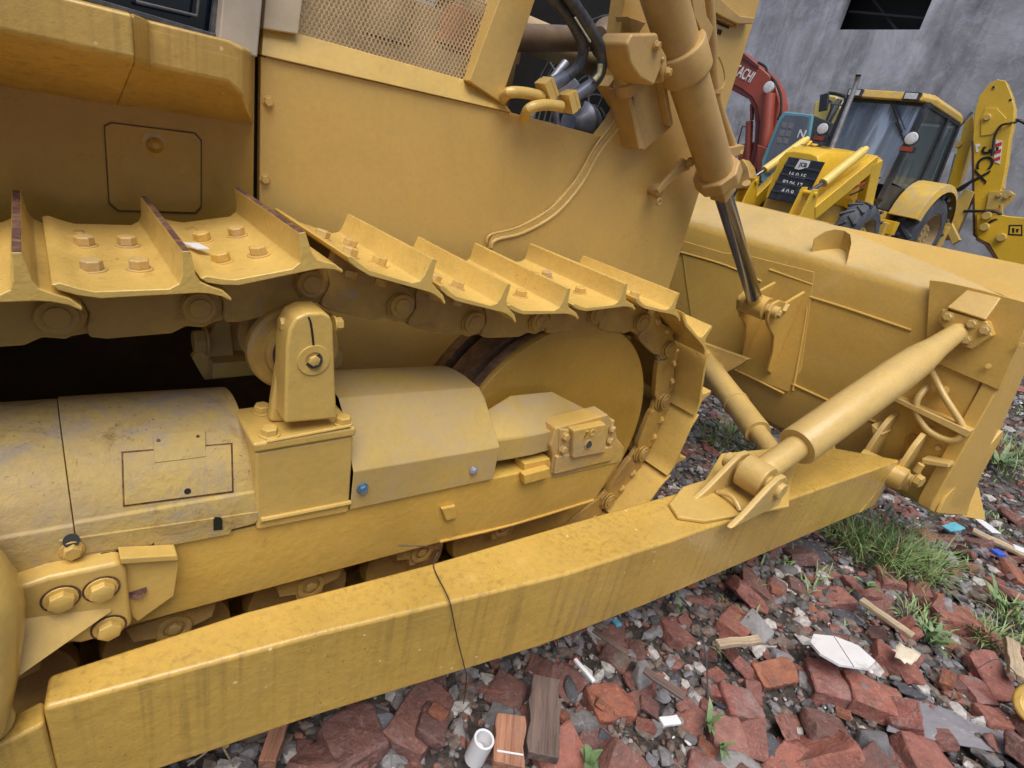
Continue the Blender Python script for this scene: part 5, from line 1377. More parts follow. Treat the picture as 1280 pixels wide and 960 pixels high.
b = MB(); b.bar((WX + .5, y0, z0 + .35), (WX + .5, y1, z0 + .55), .05, .05); b.bar((WX + .6, y0 + .6, z0), (WX + .6, y1, z1), .05, .05)
b.build('window_bar', plain('dim_bar', (0.03, 0.03, 0.033), 0.7), wo)

# ================================================================== BACKHOE LOADER
M['jy'] = paint('bright_yellow_paint', base=(0.72, 0.42, 0.022), rough=0.35, vary=0.16, specks=0.25, lump=0.1, scale=0.8)
M['jyd'] = paint('worn_yellow_paint', base=(0.62, 0.38, 0.06), rough=0.5, dust=0.3, dustcol=(0.40, 0.32, 0.18), vary=0.2, rust=0.25, lump=0.15)
M['jblack'] = plain('black_panel', (0.022, 0.026, 0.036), 0.5, 0, 0.4, 8, 0.15, (0.08, 0.09, 0.11), 0.4)
def seeglass(name, c, amt):
    m, nt, b = newmat(name); v = coords(nt, (1, 1.6, 0.18)); n = noi(nt, v, 3.0, 3, 0.5, 0.3)
    cc = ramp(nt, n, [(0.40, tuple(x * .5 for x in c)), (0.60, c), (0.66, tuple(min(1, x * 1.8) for x in c))]); nt.links.new(cc, b.inputs['Base Color'])  # upright pale bands in the colour imitate reflections of sky and wall
    b.inputs['Roughness'].default_value = 0.08; b.inputs['Specular IOR Level'].default_value = 0.8
    t = nt.nodes.new('ShaderNodeBsdfTransparent'); t.inputs[0].default_value = (.75, .82, .85, 1)
    ms = nt.nodes.new('ShaderNodeMixShader'); ms.inputs[0].default_value = amt
    nt.links.new(b.outputs[0], ms.inputs[2]); nt.links.new(t.outputs[0], ms.inputs[1]); nt.links.new(ms.outputs[0], nt.nodes['Material Output'].inputs[0]); return m
def glassm(name, c, rough=0.06):
    m, nt, b = newmat(name); v = coords(nt, (1, 1, 0.25)); n = noi(nt, v, 2.2, 4, 0.5, 0.4)
    cc = ramp(nt, n, [(0.35, c), (0.68, tuple(min(1, x * 1.5) for x in c))]); nt.links.new(cc, b.inputs['Base Color'])
    b.inputs['Roughness'].default_value = rough; b.inputs['Metallic'].default_value = 0.35; b.inputs['IOR'].default_value = 1.6
    return m
M['jglass'] = seeglass('windscreen_glass', (0.25, 0.31, 0.44), .62); M['jglass2'] = seeglass('door_glass', (0.14, 0.17, 0.17), .35)
M['lamp'] = plain('lamp_glass', (0.62, 0.63, 0.66), 0.15); M['inkblack'] = plain('black_lettering', (0.012, 0.012, 0.012), 0.5)
M['whiteink'] = plain('white_lettering', (0.75, 0.75, 0.75), 0.5); M['redink'] = plain('red_sticker', (0.55, 0.03, 0.03), 0.5)
jr = Matrix.Translation((12.9, 4.80, -0.875)) @ Matrix.Rotation(R_(-183.8), 4, 'Z')
jb = root('backhoe_loader', (0, 0, 0), 0, 'bright yellow backhoe loader facing the camera, with black grille and glazed cab', 'backhoe loader')
jb.matrix_basis = jr; W[jb] = jr; jinv = jr.inverted()
def jY(px, py, y):
    o = jinv @ Vector((0, 0, 0)); d = jinv.to_3x3() @ ray(px, py); t = (y - o.y) / d.y; return o + d * t
def jX(px, py, x):
    o = jinv @ Vector((0, 0, 0)); d = jinv.to_3x3() @ ray(px, py); t = (x - o.x) / d.x; return o + d * t
def JB(mb, name, mat, parent=None, bev=0.01, ang=35): return mb.build(name, mat, parent or jb, bev, raw=True, ang=ang)
# chassis
b = MB(); b.bb((-1.15, -.42, .50), (2.95, .42, .92)); b.bb((-1.35, -1.05, .35), (-1.15, 1.05, .95)); b.bb((1.95, -.7, .45), (2.4, .7, .6)); b.bb((.85, .42, .55), (1.25, .95, .80)); b.bb((-1.2, .4, .85), (1.3, .70, .98)); b.bb((-1.2, -.7, .85), (1.3, -.4, .98))
JB(b, 'chassis', M['jyd'])
# bonnet
b = MB()
def bon(x, zt_, w_, zb):
    w_ -= .04; zt_ -= .05; c_ = .03
    return [(x, c_ - w_, zb), (x, c_ - w_, zt_ - .16), (x, c_ - w_ + .08, zt_ - .03), (x, c_ - w_ + .2, zt_), (x, c_ + w_ - .2, zt_), (x, c_ + w_ - .08, zt_ - .03), (x, c_ + w_, zt_ - .16), (x, c_ + w_, zb)]
loft(b, [bon(1.05, 1.90, .46, .9), bon(2.2, 1.83, .45, .9), bon(2.95, 1.72, .42, .85), bon(3.12, 1.62, .40, .78)])
bo = JB(b, 'bonnet', M['jy'], bev=.02)
gtl, gtr, gbr, gbl = [jX(px, py, 3.15) for px, py in ((987, 196), (1032, 203), (1004, 257), (960, 248))]
b = MB(); b.prism([gtl, gtr, gbr, gbl], (0.03, 0, 0)); grl = JB(b, 'front_grille', M['jblack'], bo, 0.012)
b = MB()
for k in range(1, 5):
    t = k / 5; a = gtl.lerp(gbl, t); c = gtr.lerp(gbr, t); b.bar(a + Vector((.035, 0, 0)), c + Vector((.035, 0, 0)), 0.012, 0.03)
JB(b, 'grille_rib', plain('rib_black', (0.05, 0.055, 0.07), 0.4), grl, 0.003)
ud = (gtr - gtl).normalized(); upv = (gtl - gbl).normalized(); nn = Vector((1, 0, 0))
def jt(name, s, px, py, size, mat, par, dx=0.036, rot=None):
    p = jX(px, py, 3.15 + dx); m = Matrix((ud, nn.cross(ud), nn)).transposed().to_4x4(); m.translation = p
    return text(name, s, mat, par, m, size, 0.002, raw=True)
bgp = jX(1004, 206, 3.19); b = MB(); b.prism([bgp - ud * .10 + upv * .07, bgp + ud * .09 + upv * .07, bgp + ud * .10 - upv * .03, bgp - ud * .02 - upv * .085, bgp - ud * .11 - upv * .08], (0.01, 0, 0))
bd = JB(b, 'badge', M['whiteink'], grl, 0.003); jt('badge_lettering', 'JCB', 1004, 206, 0.085, M['inkblack'], bd, 0.055)
jt('grille_numbers', '16.0.15', 996, 219.5, 0.11, M['whiteink'], grl); jt('grille_numbers', '82.06.17', 990, 230, 0.105, M['whiteink'], grl); jt('grille_numbers', '4 0 9', 984, 240, 0.11, M['whiteink'], grl)
m = Matrix(((0, 0, 0, 2.72), (0, 0, 0, 0.02), (0, 0, 0, 1.765), (0, 0, 0, 1)))
xh = Vector((0, 1, 0)); yh = Vector((-1, 0, 0.12)).normalized(); zh = xh.cross(yh); m = Matrix((xh, yh, zh)).transposed().to_4x4(); m.translation = (2.72, 0.02, 1.722)
text('bonnet_lettering', 'JCB', M['inkblack'], bo, m, 0.26, 0.004, raw=True, shear=0.2)
# front axle fender / lower parts
# cab
def frame_quad(mb, pts, w_): 
    for a, c in zip(pts, pts[1:] + pts[:1]): mb.bar(a, c, w_, w_, (0.3, 1, .2))
FL, FR = Vector((1.10, .68, 2.72)), Vector((1.10, -.68, 2.72)); RL, RR = Vector((-.42, .68, 2.68)), Vector((-.42, -.68, 2.68))
fl, fr = Vector((1.22, .66, 1.15)), Vector((1.22, -.66, 1.15)); rl, rr = Vector((-.62, .70, 1.45)), Vector((-.62, -.70, 1.45)); ml = Vector((.20, .70, 1.0)); mr = Vector((.20, -.70, 1.0))
b = MB(); 
for a, c in ((fl, FL), (fr, FR), (rl, RL), (rr, RR), (Vector((.10, .69, 1.2)), Vector((.16, .69, 2.70))), (Vector((.10, -.69, 1.2)), Vector((.16, -.69, 2.70)))): b.bar(a, c, .09, .09, (0, 1, 0))
b.bar(FL, FR, .08, .08); b.bar(RL, RR, .08, .08); b.bar(FL, RL, .08, .08); b.bar(FR, RR, .08, .08); b.bb((-.6, -.68, .95), (1.2, .68, 1.15)); b.bb((0.35, .62, 1.0), (1.22, .70, 1.42)); b.bb((-.65, -.68, 1.15), (-.58, .68, 1.45))
cabf = JB(b, 'cab', M['jblack'])
b = MB(); b.prism([fl + Vector((.0, -.03, .25)), fr + Vector((.0, .03, .25)), FR + Vector((.01, .03, -.03)), FL + Vector((.01, -.03, -.03))], (.012, 0, 0)); JB(b, 'windscreen', M['jglass'], cabf, 0)
b = MB(); b.prism([Vector((1.16, .69, 1.45)), Vector((1.07, .69, 2.68)), Vector((.20, .69, 2.68)), Vector((.14, .69, 1.25)), Vector((.40, .69, 1.22)), Vector((.46, .69, 1.42))], (0, .012, 0)); JB(b, 'side_window', M['jglass2'], cabf, 0)
b = MB(); b.prism([Vector((.10, .69, 1.45)), Vector((.12, .69, 2.66)), Vector((-.40, .69, 2.63)), Vector((-.58, .69, 1.5))], (0, .012, 0)); JB(b, 'side_window', M['jglass2'], cabf, 0)
b = MB(); b.prism([Vector((.44, .703, 1.02)), Vector((.44, .703, 1.30)), Vector((.16, .703, 1.36)), Vector((.05, .703, 1.15))], (0, .012, 0)); JB(b, 'lower_window', M['jyd'], cabf, 0)
b = MB(); b.bb((-.30, -.2, 1.15), (.0, .3, 1.95)); b.lathe((.75, 0, 1.75), (-.4, 0, 1), [(0, .18), (.02, .2), (.03, .18)], 24); JB(b, 'driver_seat', M['jblack'], cabf, .03)
b = MB(); b.prism([Vector((-.50, -.66, 1.55)), Vector((-.50, .66, 1.55)), Vector((-.42, .62, 2.60)), Vector((-.42, -.62, 2.60))], (.01, 0, 0)); JB(b, 'rear_screen', M['jglass2'], cabf, 0)
b = MB(); b.prism([Vector((1.10, -.69, 1.3)), Vector((1.05, -.69, 2.66)), Vector((-.40, -.69, 2.63)), Vector((-.58, -.69, 1.5)), Vector((.1, -.69, 1.2))], (0, .012, 0)); JB(b, 'side_window', M['jglass2'], cabf, 0)
# roof
b = MB(); loft(b, [[(1.24, -.66, 2.74), (1.26, -.66, 2.80), (1.20, -.60, 2.87), (1.20, .60, 2.87), (1.26, .66, 2.80), (1.24, .66, 2.74)], [(.9, -.74, 2.73), (.9, -.74, 2.82), (.9, -.66, 2.90), (.9, .66, 2.90), (.9, .74, 2.82), (.9, .74, 2.73)],
    [(-.35, -.74, 2.69), (-.35, -.74, 2.78), (-.35, -.66, 2.86), (-.35, .66, 2.86), (-.35, .74, 2.78), (-.35, .74, 2.69)], [(-.52, -.70, 2.68), (-.54, -.70, 2.74), (-.50, -.62, 2.80), (-.50, .62, 2.80), (-.54, .70, 2.74), (-.52, .70, 2.68)]])
rf = JB(b, 'cab_roof', M['jyd'], cabf, .02)
for y in (-.5, .47):
    b = MB(); b.bb((1.22, y - .13, 2.73), (1.30, y + .13, 2.86)); hl = JB(b, 'work_lamp', M['jblack'], rf, .01)
    b = MB(); b.bb((1.30, y - .10, 2.75), (1.31, y + .10, 2.84)); JB(b, 'lamp_glass', M['lamp'], hl, .004) if False else b.build('lamp_glass', M['lamp'], rf, .004, raw=True)
b = MB(); b.bar((1.20, .12, 2.72), (1.17, .52, 2.25), .03, .02); b.bar((1.20, .18, 2.72), (1.185, .55, 2.30), .015, .015); b.bar((1.185, .35, 2.40), (1.17, .62, 2.12), .02, .03); JB(b, 'wiper', M['inkblack'], cabf, .003)
# left-hand head lamp on its bracket and the right one near the exhaust
for (px, py, y) in ((1139, 173, .82), (1028, 161, -.80)):
    p = jY(px, py, y); b = MB(); b.lathe(p + Vector((-.06, 0, 0)), (1, .1, 0), [(0, .06), (.05, .11), (.06, .12)], 24); b.bb((p.x - .10, p.y - .11, p.z - .21), (p.x, p.y + .11, p.z - .12)); b.bar(p + Vector((-.05, 0, 0)), (p.x - .15, math.copysign(.68, y), p.z - .1), .04, .04)
    hl = JB(b, 'head_lamp', M['jblack'], None, .005)
    b = MB(); b.lathe(p + Vector((.0, 0.001, 0)), (1, .1, 0), [(0, .10), (.02, .09), (.03, .04)], 24); JB(b, 'lamp_glass', M['lamp'], hl, 0)
    b = MB(); b.bb((p.x, p.y - .10, p.z - .20), (p.x + .01, p.y + .10, p.z - .13)); JB(b, 'indicator', plain('indicator', (0.32, 0.06, 0.03), 0.3), hl, 0)
# mirror on its arm
b = MB(); p = jY(1030, 128, -.95); b.box(p, (.05, .16, .30), Matrix.Rotation(.3, 3, 'X')); b.bar(p, (1.1, -.68, 2.6), .025, .025); JB(b, 'mirror', M['jblack'], cabf, .03)
# exhaust
b = MB(); e0 = jX(1035, 197, 1.75); e1 = jX(1069, 108, 1.62); e2 = jX(1073, 94, 1.66); b.tube([e0, e0.lerp(e1, .5), e1, e2], .042, 16, 4); JB(b, 'exhaust_stack', plain('grey_exhaust', (0.30, 0.29, 0.30), 0.4, 0.5, .3, 12), None, 0)
b = MB(); b.cyl(e2 - (e2 - e1).normalized() * .02, e2 + (e2 - e1).normalized() * .012, .043); JB(b, 'exhaust_mouth', M['dark'], None, 0)
# wheels
def wheel(x, y, r, w_, nl, out):
    b = MB(); b.lathe((x, y - w_ / 2, r), (0, 1, 0), [(w_ * .2, r * .52), (0, r * .56), (.0, r * .80), (w_ * .12, r * .93), (w_ * .25, r * .965), (w_ * .75, r * .965), (w_ * .88, r * .93), (w_, r * .80), (w_, r * .56), (w_ * .8, r * .52)], 48, False)
    for k in range(nl):
        for s in (0, 1):
            a = 2 * PI * (k + .5 * s) / nl; yy = y + (-.22 if s else .22) * w_
            c = Vector((x + math.cos(a) * r * .965, yy, r + math.sin(a) * r * .965))
            rot = Matrix.Rotation(-a, 3, 'Y') @ Matrix.Rotation(R_(38 if s else -38), 3, 'X')
            b.box(c, (r * .10, w_ * .62, r * .085), rot)
    t = JB(b, 'tyre', M['tyre'], None, .008)
    b = MB(); s = out; b.lathe((x, y, r), (0, s, 0), [(-w_ * .4, 0), (-w_ * .4, r * .56), (w_ * .46, r * .57), (w_ * .48, r * .54), (w_ * .30, r * .50), (w_ * .12, r * .42), (w_ * .08, r * .30), (w_ * .30, r * .26), (w_ * .32, 0)], 32)
    rim = JB(b, 'rim', plain('tan_rim', (0.36, 0.26, 0.13), 0.6, 0, .25, 8, .2), t, 0)
    b = MB()
    for k in range(8): a = k * PI / 4; b.cyl((x + math.cos(a) * r * .19, y + s * w_ * .32, r + math.sin(a) * r * .19), (x + math.cos(a) * r * .19, y + s * w_ * .36, r + math.sin(a) * r * .19), .02, n=8)
    JB(b, 'hub_nut', M['jyd'], rim, 0)
for y in (.98, -.98): wheel(0.0, y, .72, .46, 16, 1 if y > 0 else -1)
for y in (.92, -.92): wheel(2.17, y, .52, .36, 14, 1 if y > 0 else -1)
# rear wing over the wheel
for s in (1, -1):
    b = MB(); n = 12; ring_ = []
    def fp(a, r_, y): return (math.cos(a) * r_, y, .78 + math.sin(a) * r_)
    secs_ = []
    for k in range(n + 1):
        a = R_(12 + 150 * k / n)
        secs_.append([fp(a, .80, s * .70), fp(a, .86, s * .72), fp(a, .86, s * 1.20), fp(a, .74, s * 1.25), fp(a, .73, s * 1.235), fp(a, .82, s * 1.18)])
    loft(b, secs_); JB(b, 'wing', M['jyd'], None, .01)
# step and tool box
b = MB(); b.bb((1.0, .75, .62), (1.15, 1.05, .85)); b.bar((1.15, .95, .72), (1.15, .95, .42), .05, .03); b.bar((.95, .95, .72), (.95, .95, .42), .05, .03); b.bb((.93, .85, .40), (1.17, 1.05, .44)); b.bb((1.3, .45, .75), (1.75, .85, .98))
JB(b, 'step', M['jy'], None, .008)
# loader arms, rams
for s, t0, t1, t2, a0, a1 in ((-1, (1006, 176), (955, 213), (938, 225), (1012, 182), (940, 254)), (1, (1079, 189), (1029, 229), (1010, 241), (1092, 202), (1014, 266))):
    y = s * .66
    b = MB(); A0, A1 = jY(*a0, y), jY(*a1, y); b.bar(A0, A1, .14, .20, (0, 1, 0)) if False else b.bar(A0, A1, .14, .24)
    b.bar(A1, A1 + Vector((.55, 0, -.45)), .13, .2); b.bar(A0, A0 + Vector((-.35, 0, -.75)), .15, .3)
    la = JB(b, 'loader_arm', M['jy'], None, .015)
    T0, T1, T2 = jY(*t0, y + s * .0), jY(*t1, y), jY(*t2, y)
    b = MB(); b.cyl(T0, T1, .072); b.cyl(T0 - (T1 - T0).normalized() * .08, T0, .05)
    rm = JB(b, 'ram', paint('pale_ram', base=(.74, .52, .12), vary=.12), la, .006)
    b = MB(); b.cyl(T1, T2, .032); JB(b, 'ram_rod', M['chrome'], rm, 0)
    b = MB(); q = T2
    for dy in (-.09, .09): b.prism([Vector((q.x - .05, q.y + dy, q.z + .08)), Vector((q.x + .08, q.y + dy, q.z + .06)), Vector((q.x + .18, q.y + dy, q.z - .45)), Vector((q.x - .25, q.y + dy, q.z - .45))], (0, .03, 0))
    b.cyl((q.x, q.y - .13, q.z), (q.x, q.y + .15, q.z), .04, n=14); b.bb((q.x - .2, q.y - .09, q.z - .5), (q.x + .16, q.y + .12, q.z - .42))
    JB(b, 'ram_link', M['jy'], la, .006)
b = MB(); b.tube([jY(1085, 196, .60), jY(1088, 204, .66), jY(1082, 216, .66), jY(1076, 228, .62)], .018, 8, 5); b.tube([jY(1062, 244, .6), jY(1080, 236, .66), jY(1100, 222, .6)], .014, 8, 4); JB(b, 'hose', M['inkblack'], None, 0)
b = MB(); b.tube([jY(1060, 238, .64), jY(1082, 228, .68), jY(1096, 216, .64)], .02, 8, 3); JB(b, 'red_pipe', plain('red_pipe', (0.35, 0.07, 0.05), 0.5), None, 0)
b = MB(); b.cyl((1.2, .50, 1.02), (1.95, .50, .98), .09); JB(b, 'tank_tube', M['jy'], None, .01)
# backhoe: king post, boom, dipper, bucket (swung sideways, seen flat on)
BX = 15.3
def bW(mb, name, mat, par=None, bev=.012): return mb.build(name, mat, par or jb, bev)
b = MB(); b.pxX([(1216, 145), (1206, 152), (1190, 212), (1184, 232), (1196, 240), (1212, 185), (1218, 172)], BX, BX + .3); bm_ = bW(b, 'boom', M['jy'])
b = MB(); b.lathe(sX(1198, 181, BX), (-1, 0, 0), [(0, .07), (.04, .06)], 18); bW(b, 'pivot', M['jyd'], bm_, .004)
b = MB(); b.pxX([(1247, 99), (1257, 101), (1264, 118), (1268, 135), (1267, 152), (1262, 172), (1258, 205), (1252, 235), (1243, 262), (1236, 284), (1222, 298), (1218, 292), (1216, 235), (1216, 175), (1218, 140), (1224, 120), (1236, 105)], BX - .25, BX)
dp = bW(b, 'dipper', M['jy'])
b = MB(); b.pxX([(1214, 176), (1217, 176), (1219, 293), (1222, 299), (1216, 294)], BX - .27, BX + .02); bW(b, 'dipper_edge', plain('dark_edge', (0.07, 0.035, 0.02), .7), dp, .003)
b = MB(); b.pxX([(1226, 170), (1226, 148), (1232, 135), (1246, 135), (1258, 148), (1252, 160), (1240, 168), (1232, 169)], BX - .27, BX - .25); bW(b, 'side_plate', M['jy'], dp, .006)
b = MB(); b.lathe(sX(1234, 147, BX - .27), (-1, 0, 0), [(0, .07), (.05, .055)], 18); b.lathe(sX(1242, 110, BX - .25), (-1, 0, 0), [(0, .035), (.01, .03)], 14); bW(b, 'pivot', M['jyd'], dp, .004)
b = MB(); b.lathe(sX(1242, 109, BX - .262), (-1, 0, 0), [(0, .025), (.004, .025)], 14); b.lathe(sX(1263, 125, BX - .252), (-1, 0, 0), [(0, .025), (.004, .025)], 14); bW(b, 'pin_hole', M['dark'], dp, 0)
xt = (sX(1230, 258, BX - .26) - sX(1226, 190, BX - .26)).normalized()
m = frame(sX(1227.5, 205, BX - .262), xt, (-1, 0, 0)); 
xt2 = Vector((0, -0.12, -1)).normalized(); z_ = Vector((-1, 0, 0)); m = Matrix((xt2, z_.cross(xt2), z_)).transposed().to_4x4(); m.translation = sX(1229.5, 206, BX - .262)
text('lettering', '3CX', M['inkblack'], dp, m, 0.38, 0.004)
b = MB(); q = [(1219, 180), (1225, 180), (1225, 183), (1222, 183), (1223, 190), (1220, 190)]; b.pxX(q, BX - .262, BX - .255); bW(b, 'white_mark', M['whiteink'], dp, 0)
b = MB(); b.pxX([(1245, 175), (1253, 176), (1250, 205), (1242, 202)], BX - .262, BX - .255); hs = bW(b, 'hazard_sticker', M['whiteink'], dp, 0)
b = MB()
for k in range(3):
    yk_ = 179 + k * 9; b.pxX([(1244.5 - k, yk_ + 1), (1252.6 - k, yk_ - 2), (1252 - k, yk_ + 2.5), (1244 - k, yk_ + 5)], BX - .268, BX - .262)
bW(b, 'sticker_stripe', M['redink'], hs, 0)
b = MB(); b.tube([sX(1268, 150, BX - .1), sX(1275, 151, BX), sX(1283, 155, BX)], .03, 8, 4); b.tube([sX(1270, 153, BX - .1), sX(1262, 154, BX - .3), sX(1250, 158, BX - .3), sX(1243, 172, BX - .3), sX(1240, 195, BX - .3)], .022, 8, 5)
b.tube([sX(1185, 245, BX - .3), sX(1205, 232, BX - .35), sX(1228, 220, BX - .35)], .03, 8, 4); b.tube([sX(1180, 240, BX - .3), sX(1200, 238, BX - .35), sX(1216, 225, BX - .35)], .025, 8, 4); b.tube([sX(1205, 264, BX - .3), sX(1225, 264, BX - .35), sX(1246, 265, BX - .35), sX(1252, 273, BX - .3), sX(1240, 276, BX - .35), sX(1230, 285, BX - .3)], .028, 8, 5)
bW(b, 'hose', M['inkblack'], dp, 0)
b = MB(); b.pxX([(1236, 240), (1262, 238), (1267, 242), (1262, 250), (1246, 262), (1232, 262)], BX - .3, BX - .05); b.pxX([(1254, 190), (1259, 195), (1254, 235), (1249, 238), (1248, 215)], BX - .2, BX - .02)
b.pxX([(1250, 255), (1253, 255), (1254, 275), (1250, 275)], BX - .32, BX - .28)
for p in ((1263, 243), (1258, 246), (1249, 244)): b.lathe(sX(*p, BX - .3), (-1, 0, 0), [(0, .045), (.05, .04)], 14)
bW(b, 'bucket_linkage', M['jyd'], dp, .006)
b = MB(); b.pxX([(1222, 298), (1220, 266), (1250, 268), (1260, 270), (1300, 274), (1300, 350), (1252, 335), (1246, 322), (1236, 305)], BX - .35, BX + .35); bk_ = bW(b, 'bucket', M['jy'], None, .02)
b = MB(); b.pxX([(1220, 297), (1236, 306), (1246, 323), (1252, 336), (1248, 336), (1240, 320), (1230, 306), (1219, 300)], BX - .36, BX + .36); bW(b, 'bucket_edge', plain('rust_edge', (0.10, 0.05, 0.03), .7), bk_, .004)
b = MB(); b.pxX([(1261, 281), (1278, 281), (1278, 295), (1260, 294)], BX - .354, BX - .35); sy_ = bW(b, 'symbol_frame', M['inkblack'], bk_, 0)
b = MB(); b.pxX([(1263, 283), (1276, 283), (1276, 293), (1262, 292)], BX - .358, BX - .354); bW(b, 'symbol_field', M['jy'], sy_, 0)
b = MB(); b.pxX([(1265, 285), (1268, 285), (1268, 291), (1265, 291)], BX - .361, BX - .358); b.pxX([(1270, 286), (1274, 286), (1272, 291), (1270, 290)], BX - .361, BX - .358); bW(b, 'symbol', M['inkblack'], sy_, 0)
for p in ((1231, 284), (1252, 297), (1234, 270)):
    b = MB(); b.lathe(sX(*p, BX - .36), (-1, 0, 0), [(0, .085), (.08, .075)], 16); bW(b, 'bucket_pin', M['jyd'], bk_, .005)
b = MB(); b.pxX([(1180, 300), (1192, 300), (1218, 240), (1206, 236), (1196, 252)], BX - .3, BX - .1); b.pxX([(1172, 262), (1184, 268), (1200, 300), (1190, 306)], BX - .5, BX - .35); b.pxX([(1184, 232), (1190, 240), (1196, 255), (1178, 258)], BX - .3, BX); bW(b, 'king_post', M['jyd'])
b = MB(); b.cyl(sX(1215, 140, BX + .1), sX(1199, 158, BX + .1), .03); bW(b, 'ram_rod', M['chrome'], None, 0)
b = MB(); b.pxX([(1193, 192), (1210, 194), (1200, 240), (1182, 236)], BX + .32, BX + .34); bW(b, 'rear_window', M['jglass2'], None, 0)

# ================================================================== RED EXCAVATOR
EX = 14.0
ex = root('excavator', (EX, 9.0, -0.87), 0, 'red excavator with arching boom in front of the wall, left of the blue cab', 'excavator')
M['red'] = paint('red_paint', base=(0.33, 0.062, 0.034), rough=0.42, vary=0.25, specks=.2, lump=.1, scale=.8)
M['reddark'] = paint('dark_red_paint', base=(0.13, 0.02, 0.02), rough=.5, vary=.2)
b = MB(); b.pxX([(860, 22), (890, 40), (924, 62), (948, 82), (962, 94), (970, 109), (974, 129), (971, 150), (960, 190), (952, 212), (940, 212), (947, 180), (949, 154), (946, 134), (940, 122), (926, 111), (904, 100), (860, 76)], EX, EX + .5)
bo2 = b.build('boom', M['red'], ex, .03)
b = MB(); b.pxX([(924, 62), (948, 82), (946, 86), (921, 68)], EX - .04, EX + .0); b.pxX([(904, 100), (926, 110), (940, 121), (946, 133), (949, 154), (947, 180), (940, 212), (936, 212), (943, 175), (944, 156), (942, 136), (936, 124), (904, 107)], EX + .02, EX + .48); b.build('boom_underside', M['reddark'], bo2, .01)  # shade under the boom put into a darker red copy
q0, q1 = sX(913, 84, EX - .012), sX(940, 97.5, EX - .012); xd = (q1 - q0); Ld = xd.length; xd.normalize(); zn = Vector((-1, 0, 0))
m = Matrix((xd, zn.cross(xd), zn)).transposed().to_4x4(); m.translation = (q0 + q1) / 2
t_ = text('lettering', 'HITACHI', M['whiteink'], bo2, m @ Matrix.Diagonal((.60, 1, 1, 1)), 0.34, 0.006)
b = MB(); b.tube([sX(948, 78, EX + .1), sX(957, 84, EX + .1), sX(960, 92, EX + .1), sX(970, 104, EX - .05), sX(976, 120, EX - .05), sX(976, 140, EX - .05), sX(972, 150, EX - .05)], .03, 8, 5); b.build('hose', M['inkblack'], ex)
b = MB(); b.lathe(sX(963, 110, EX - .02), (-1, 0, 0), [(0, .12), (.1, .13), (.11, .1)], 18); lampo = b.build('work_lamp', M['lamp'], ex, .005)
b = MB(); b.cyl(sX(962, 118, EX - .15), sX(957, 185, EX - .15), .13); b.cyl(sX(940, 150, EX + .25), sX(940, 130, EX + .25), .05); b.cyl(sX(937, 152, EX + .25), sX(935, 205, EX + .25), .09); b.build('boom_ram', M['red'], ex, .01)
b = MB(); b.pxX([(922, 182), (938, 176), (948, 182), (950, 215), (922, 235)], EX + .3, EX + 1.4); b.pxX([(946, 180), (962, 186), (958, 240), (945, 240)], EX - .3, EX + .2); b.build('house', M['red'], ex, .03)
b = MB(); b.tube([sX(922, 180, EX + .5), sX(928, 158, EX + .5), sX(940, 160, EX + .5)], .02, 6, 0); b.build('rail', M['reddark'], ex)
b = MB(); b.bb((EX + .0, 6.8, -.87), (EX + 1.9, 10.2, -.35)); b.bb((EX + .3, 7.2, -.35), (EX + 1.6, 9.8, .1)); b.build('undercarriage', M['reddark'], ex, .05)
# blue framed cab of the next excavator
bx = root('excavator', (13.2, 7.2, -0.87), 0, 'excavator with a light blue cab frame and dark glass beside the bright yellow backhoe loader', 'excavator')
BXX = 13.2
M['blue'] = paint('light_blue_paint', base=(0.13, 0.33, 0.40), rough=.45, vary=.15, specks=.2)
b = MB(); outl = [(980, 139), (1016, 143), (1012, 168), (1000, 215), (985, 240), (950, 240), (952, 200), (966, 165), (974, 146)]
inn = [(982, 143), (1012, 146), (1008, 168), (997, 207), (984, 222), (956, 216), (958, 198), (969, 168), (977, 149)]
b.pxX([(x, y) for x, y in outl], BXX + .06, BXX + .16); cb_ = b.build('cab', M['blue'], bx, .03)
b = MB(); b.prism([sX(x, y, BXX + .16) for x, y in outl], (1.3, -.02, 0)); b.build('cab_rear', M['jblack'], cb_, .04)
b = MB(); b.pxX(inn, BXX + .02, BXX + .06); gl_ = b.build('cab_glass', glassm('dim_glass', (0.13, 0.145, 0.19), .1), cb_, .01)
b = MB()
for xx, yy in ((978, 152), (986, 153), (975, 162), (983, 163), (972, 171), (980, 172)): b.pxX([(xx, yy), (xx + 6, yy + 1), (xx + 4.5, yy + 8), (xx - 1.5, yy + 7)], BXX + .012, BXX + .02)
b.build('reflected_pane', plain('reflection_grey', (0.20, 0.19, 0.21), .5), gl_, 0)  # grey quads paint the window grid reflected in the cab glass
m = Matrix(((0, 0, -1, 0), (-1, 0, 0, 0), (0, 1, 0, 0), (0, 0, 0, 1))); m.translation = sX(1002, 168, BXX + .012); text('lettering', 'N', M['whiteink'], gl_, m, 0.24, .005)
b = MB(); b.bb((BXX + .1, 6.2, -.87), (BXX + 2.4, 8.6, -.3)); b.bb((BXX + .2, 6.4, -.3), (BXX + 2.2, 8.4, .25)); b.build('undercarriage', M['jblack'], bx, .05)
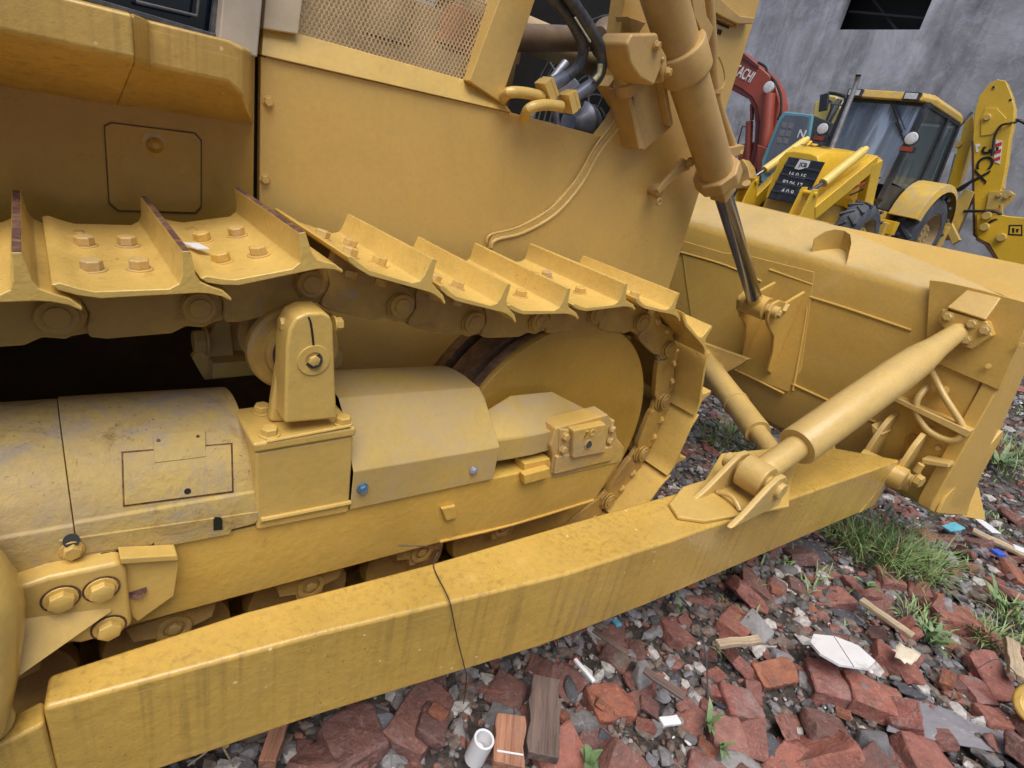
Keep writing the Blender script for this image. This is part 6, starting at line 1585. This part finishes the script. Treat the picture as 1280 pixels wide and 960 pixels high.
# worn pale yellow arm between them
wy = root('excavator', (14.6, 7.6, -0.87), 0, 'worn pale yellow excavator arm standing between the blue cab and the exhaust pipe', 'excavator')
WY = 14.6
M['paley'] = paint('chipped_pale_yellow', base=(0.58, 0.48, 0.14), rough=.5, specks=.9, rust=.9, vary=.3, scale=.7)
b = MB(); b.pxX([(1018, 128), (1034, 118), (1046, 120), (1050, 135), (1036, 160), (1022, 200), (1000, 215), (1008, 178), (1014, 150)], WY, WY + .4); wa = b.build('arm', M['paley'], wy, .04)
b = MB(); b.cyl(sX(1050, 124, WY - .1), sX(1022, 178, WY - .1), .07); b.build('arm_ram', M['chrome'], wa, 0)
b = MB(); b.tube([sX(1036, 116, WY - .1), sX(1048, 118, WY - .1), sX(1058, 124, WY - .1), sX(1050, 145, WY - .1), sX(1030, 175, WY - .1)], .035, 8, 5); b.tube([sX(1030, 125, WY - .1), sX(1040, 130, WY - .15), sX(1034, 150, WY - .15), sX(1018, 185, WY - .1)], .03, 8, 4); b.build('hose', M['inkblack'], wa)
b = MB(); b.bb((WY + .3, 6.6, -.87), (WY + 2, 9.0, .2)); b.build('undercarriage', M['jyd'], wy, .05)
# tan lifting hook block in front of the excavators
hb = MB(); HX = 9.5; hb.pxX([(918, 205), (928, 198), (935, 208), (938, 222), (930, 235), (914, 238), (905, 222)], HX, HX + .25)
hk = hb.build('machine_bracket', M['link'], ex, .02)
# ================================================================== LIGHT, CAMERA
w = bpy.data.worlds.new('World'); scene.world = w; w.use_nodes = True
nt = w.node_tree; bg = nt.nodes['Background']
sky = nt.nodes.new('ShaderNodeTexSky'); sky.sky_type = 'NISHITA'; sky.sun_disc = False
SUN_EL, SUN_AZ = R_(58), R_(200)
sky.sun_elevation = SUN_EL; sky.air_density = 1.0; sky.dust_density = 3.5; sky.ozone_density = 1.0
# sun direction (towards the sun)
sd = Vector((-0.35, -0.45, 1.35)).normalized()
sky.sun_elevation = math.asin(sd.z); sky.sun_rotation = math.atan2(sd.x, sd.y)
nt.links.new(sky.outputs[0], bg.inputs[0]); bg.inputs[1].default_value = 0.050
sl = bpy.data.lights.new('sun', 'SUN'); sl.energy = 1.5; sl.angle = R_(50); sl.color = (1.0, 0.96, 0.90)
so = bpy.data.objects.new('sun', sl); C.objects.link(so); so.rotation_euler = sd.to_track_quat('Z', 'Y').to_euler()
cam = bpy.data.cameras.new('camera'); co = bpy.data.objects.new('camera', cam); C.objects.link(co)
cam.sensor_width = 36; cam.sensor_fit = 'HORIZONTAL'; cam.lens = F / 1280 * 36; cam.clip_start = 0.02; cam.clip_end = 3000
m = Matrix((CAM.col[0], -CAM.col[1], -CAM.col[2])).transposed().to_4x4()
co.matrix_world = m; scene.camera = co
# lift everything so that the yard lies at z = 0
for o in scene.objects:
    if o.parent is None and o.type not in {'LIGHT'}: o.location.z += -GZ if True else 0
vs = scene.view_settings; vs.view_transform = 'Standard'; vs.look = 'None'; vs.gamma = 1.0; vs.exposure = 1.12; vs.use_curve_mapping = False
scene.render.engine = 'CYCLES'; scene.cycles.use_denoising = True; scene.cycles.max_bounces = 6
scene.cycles.use_adaptive_sampling = True; scene.cycles.adaptive_threshold = 0.02
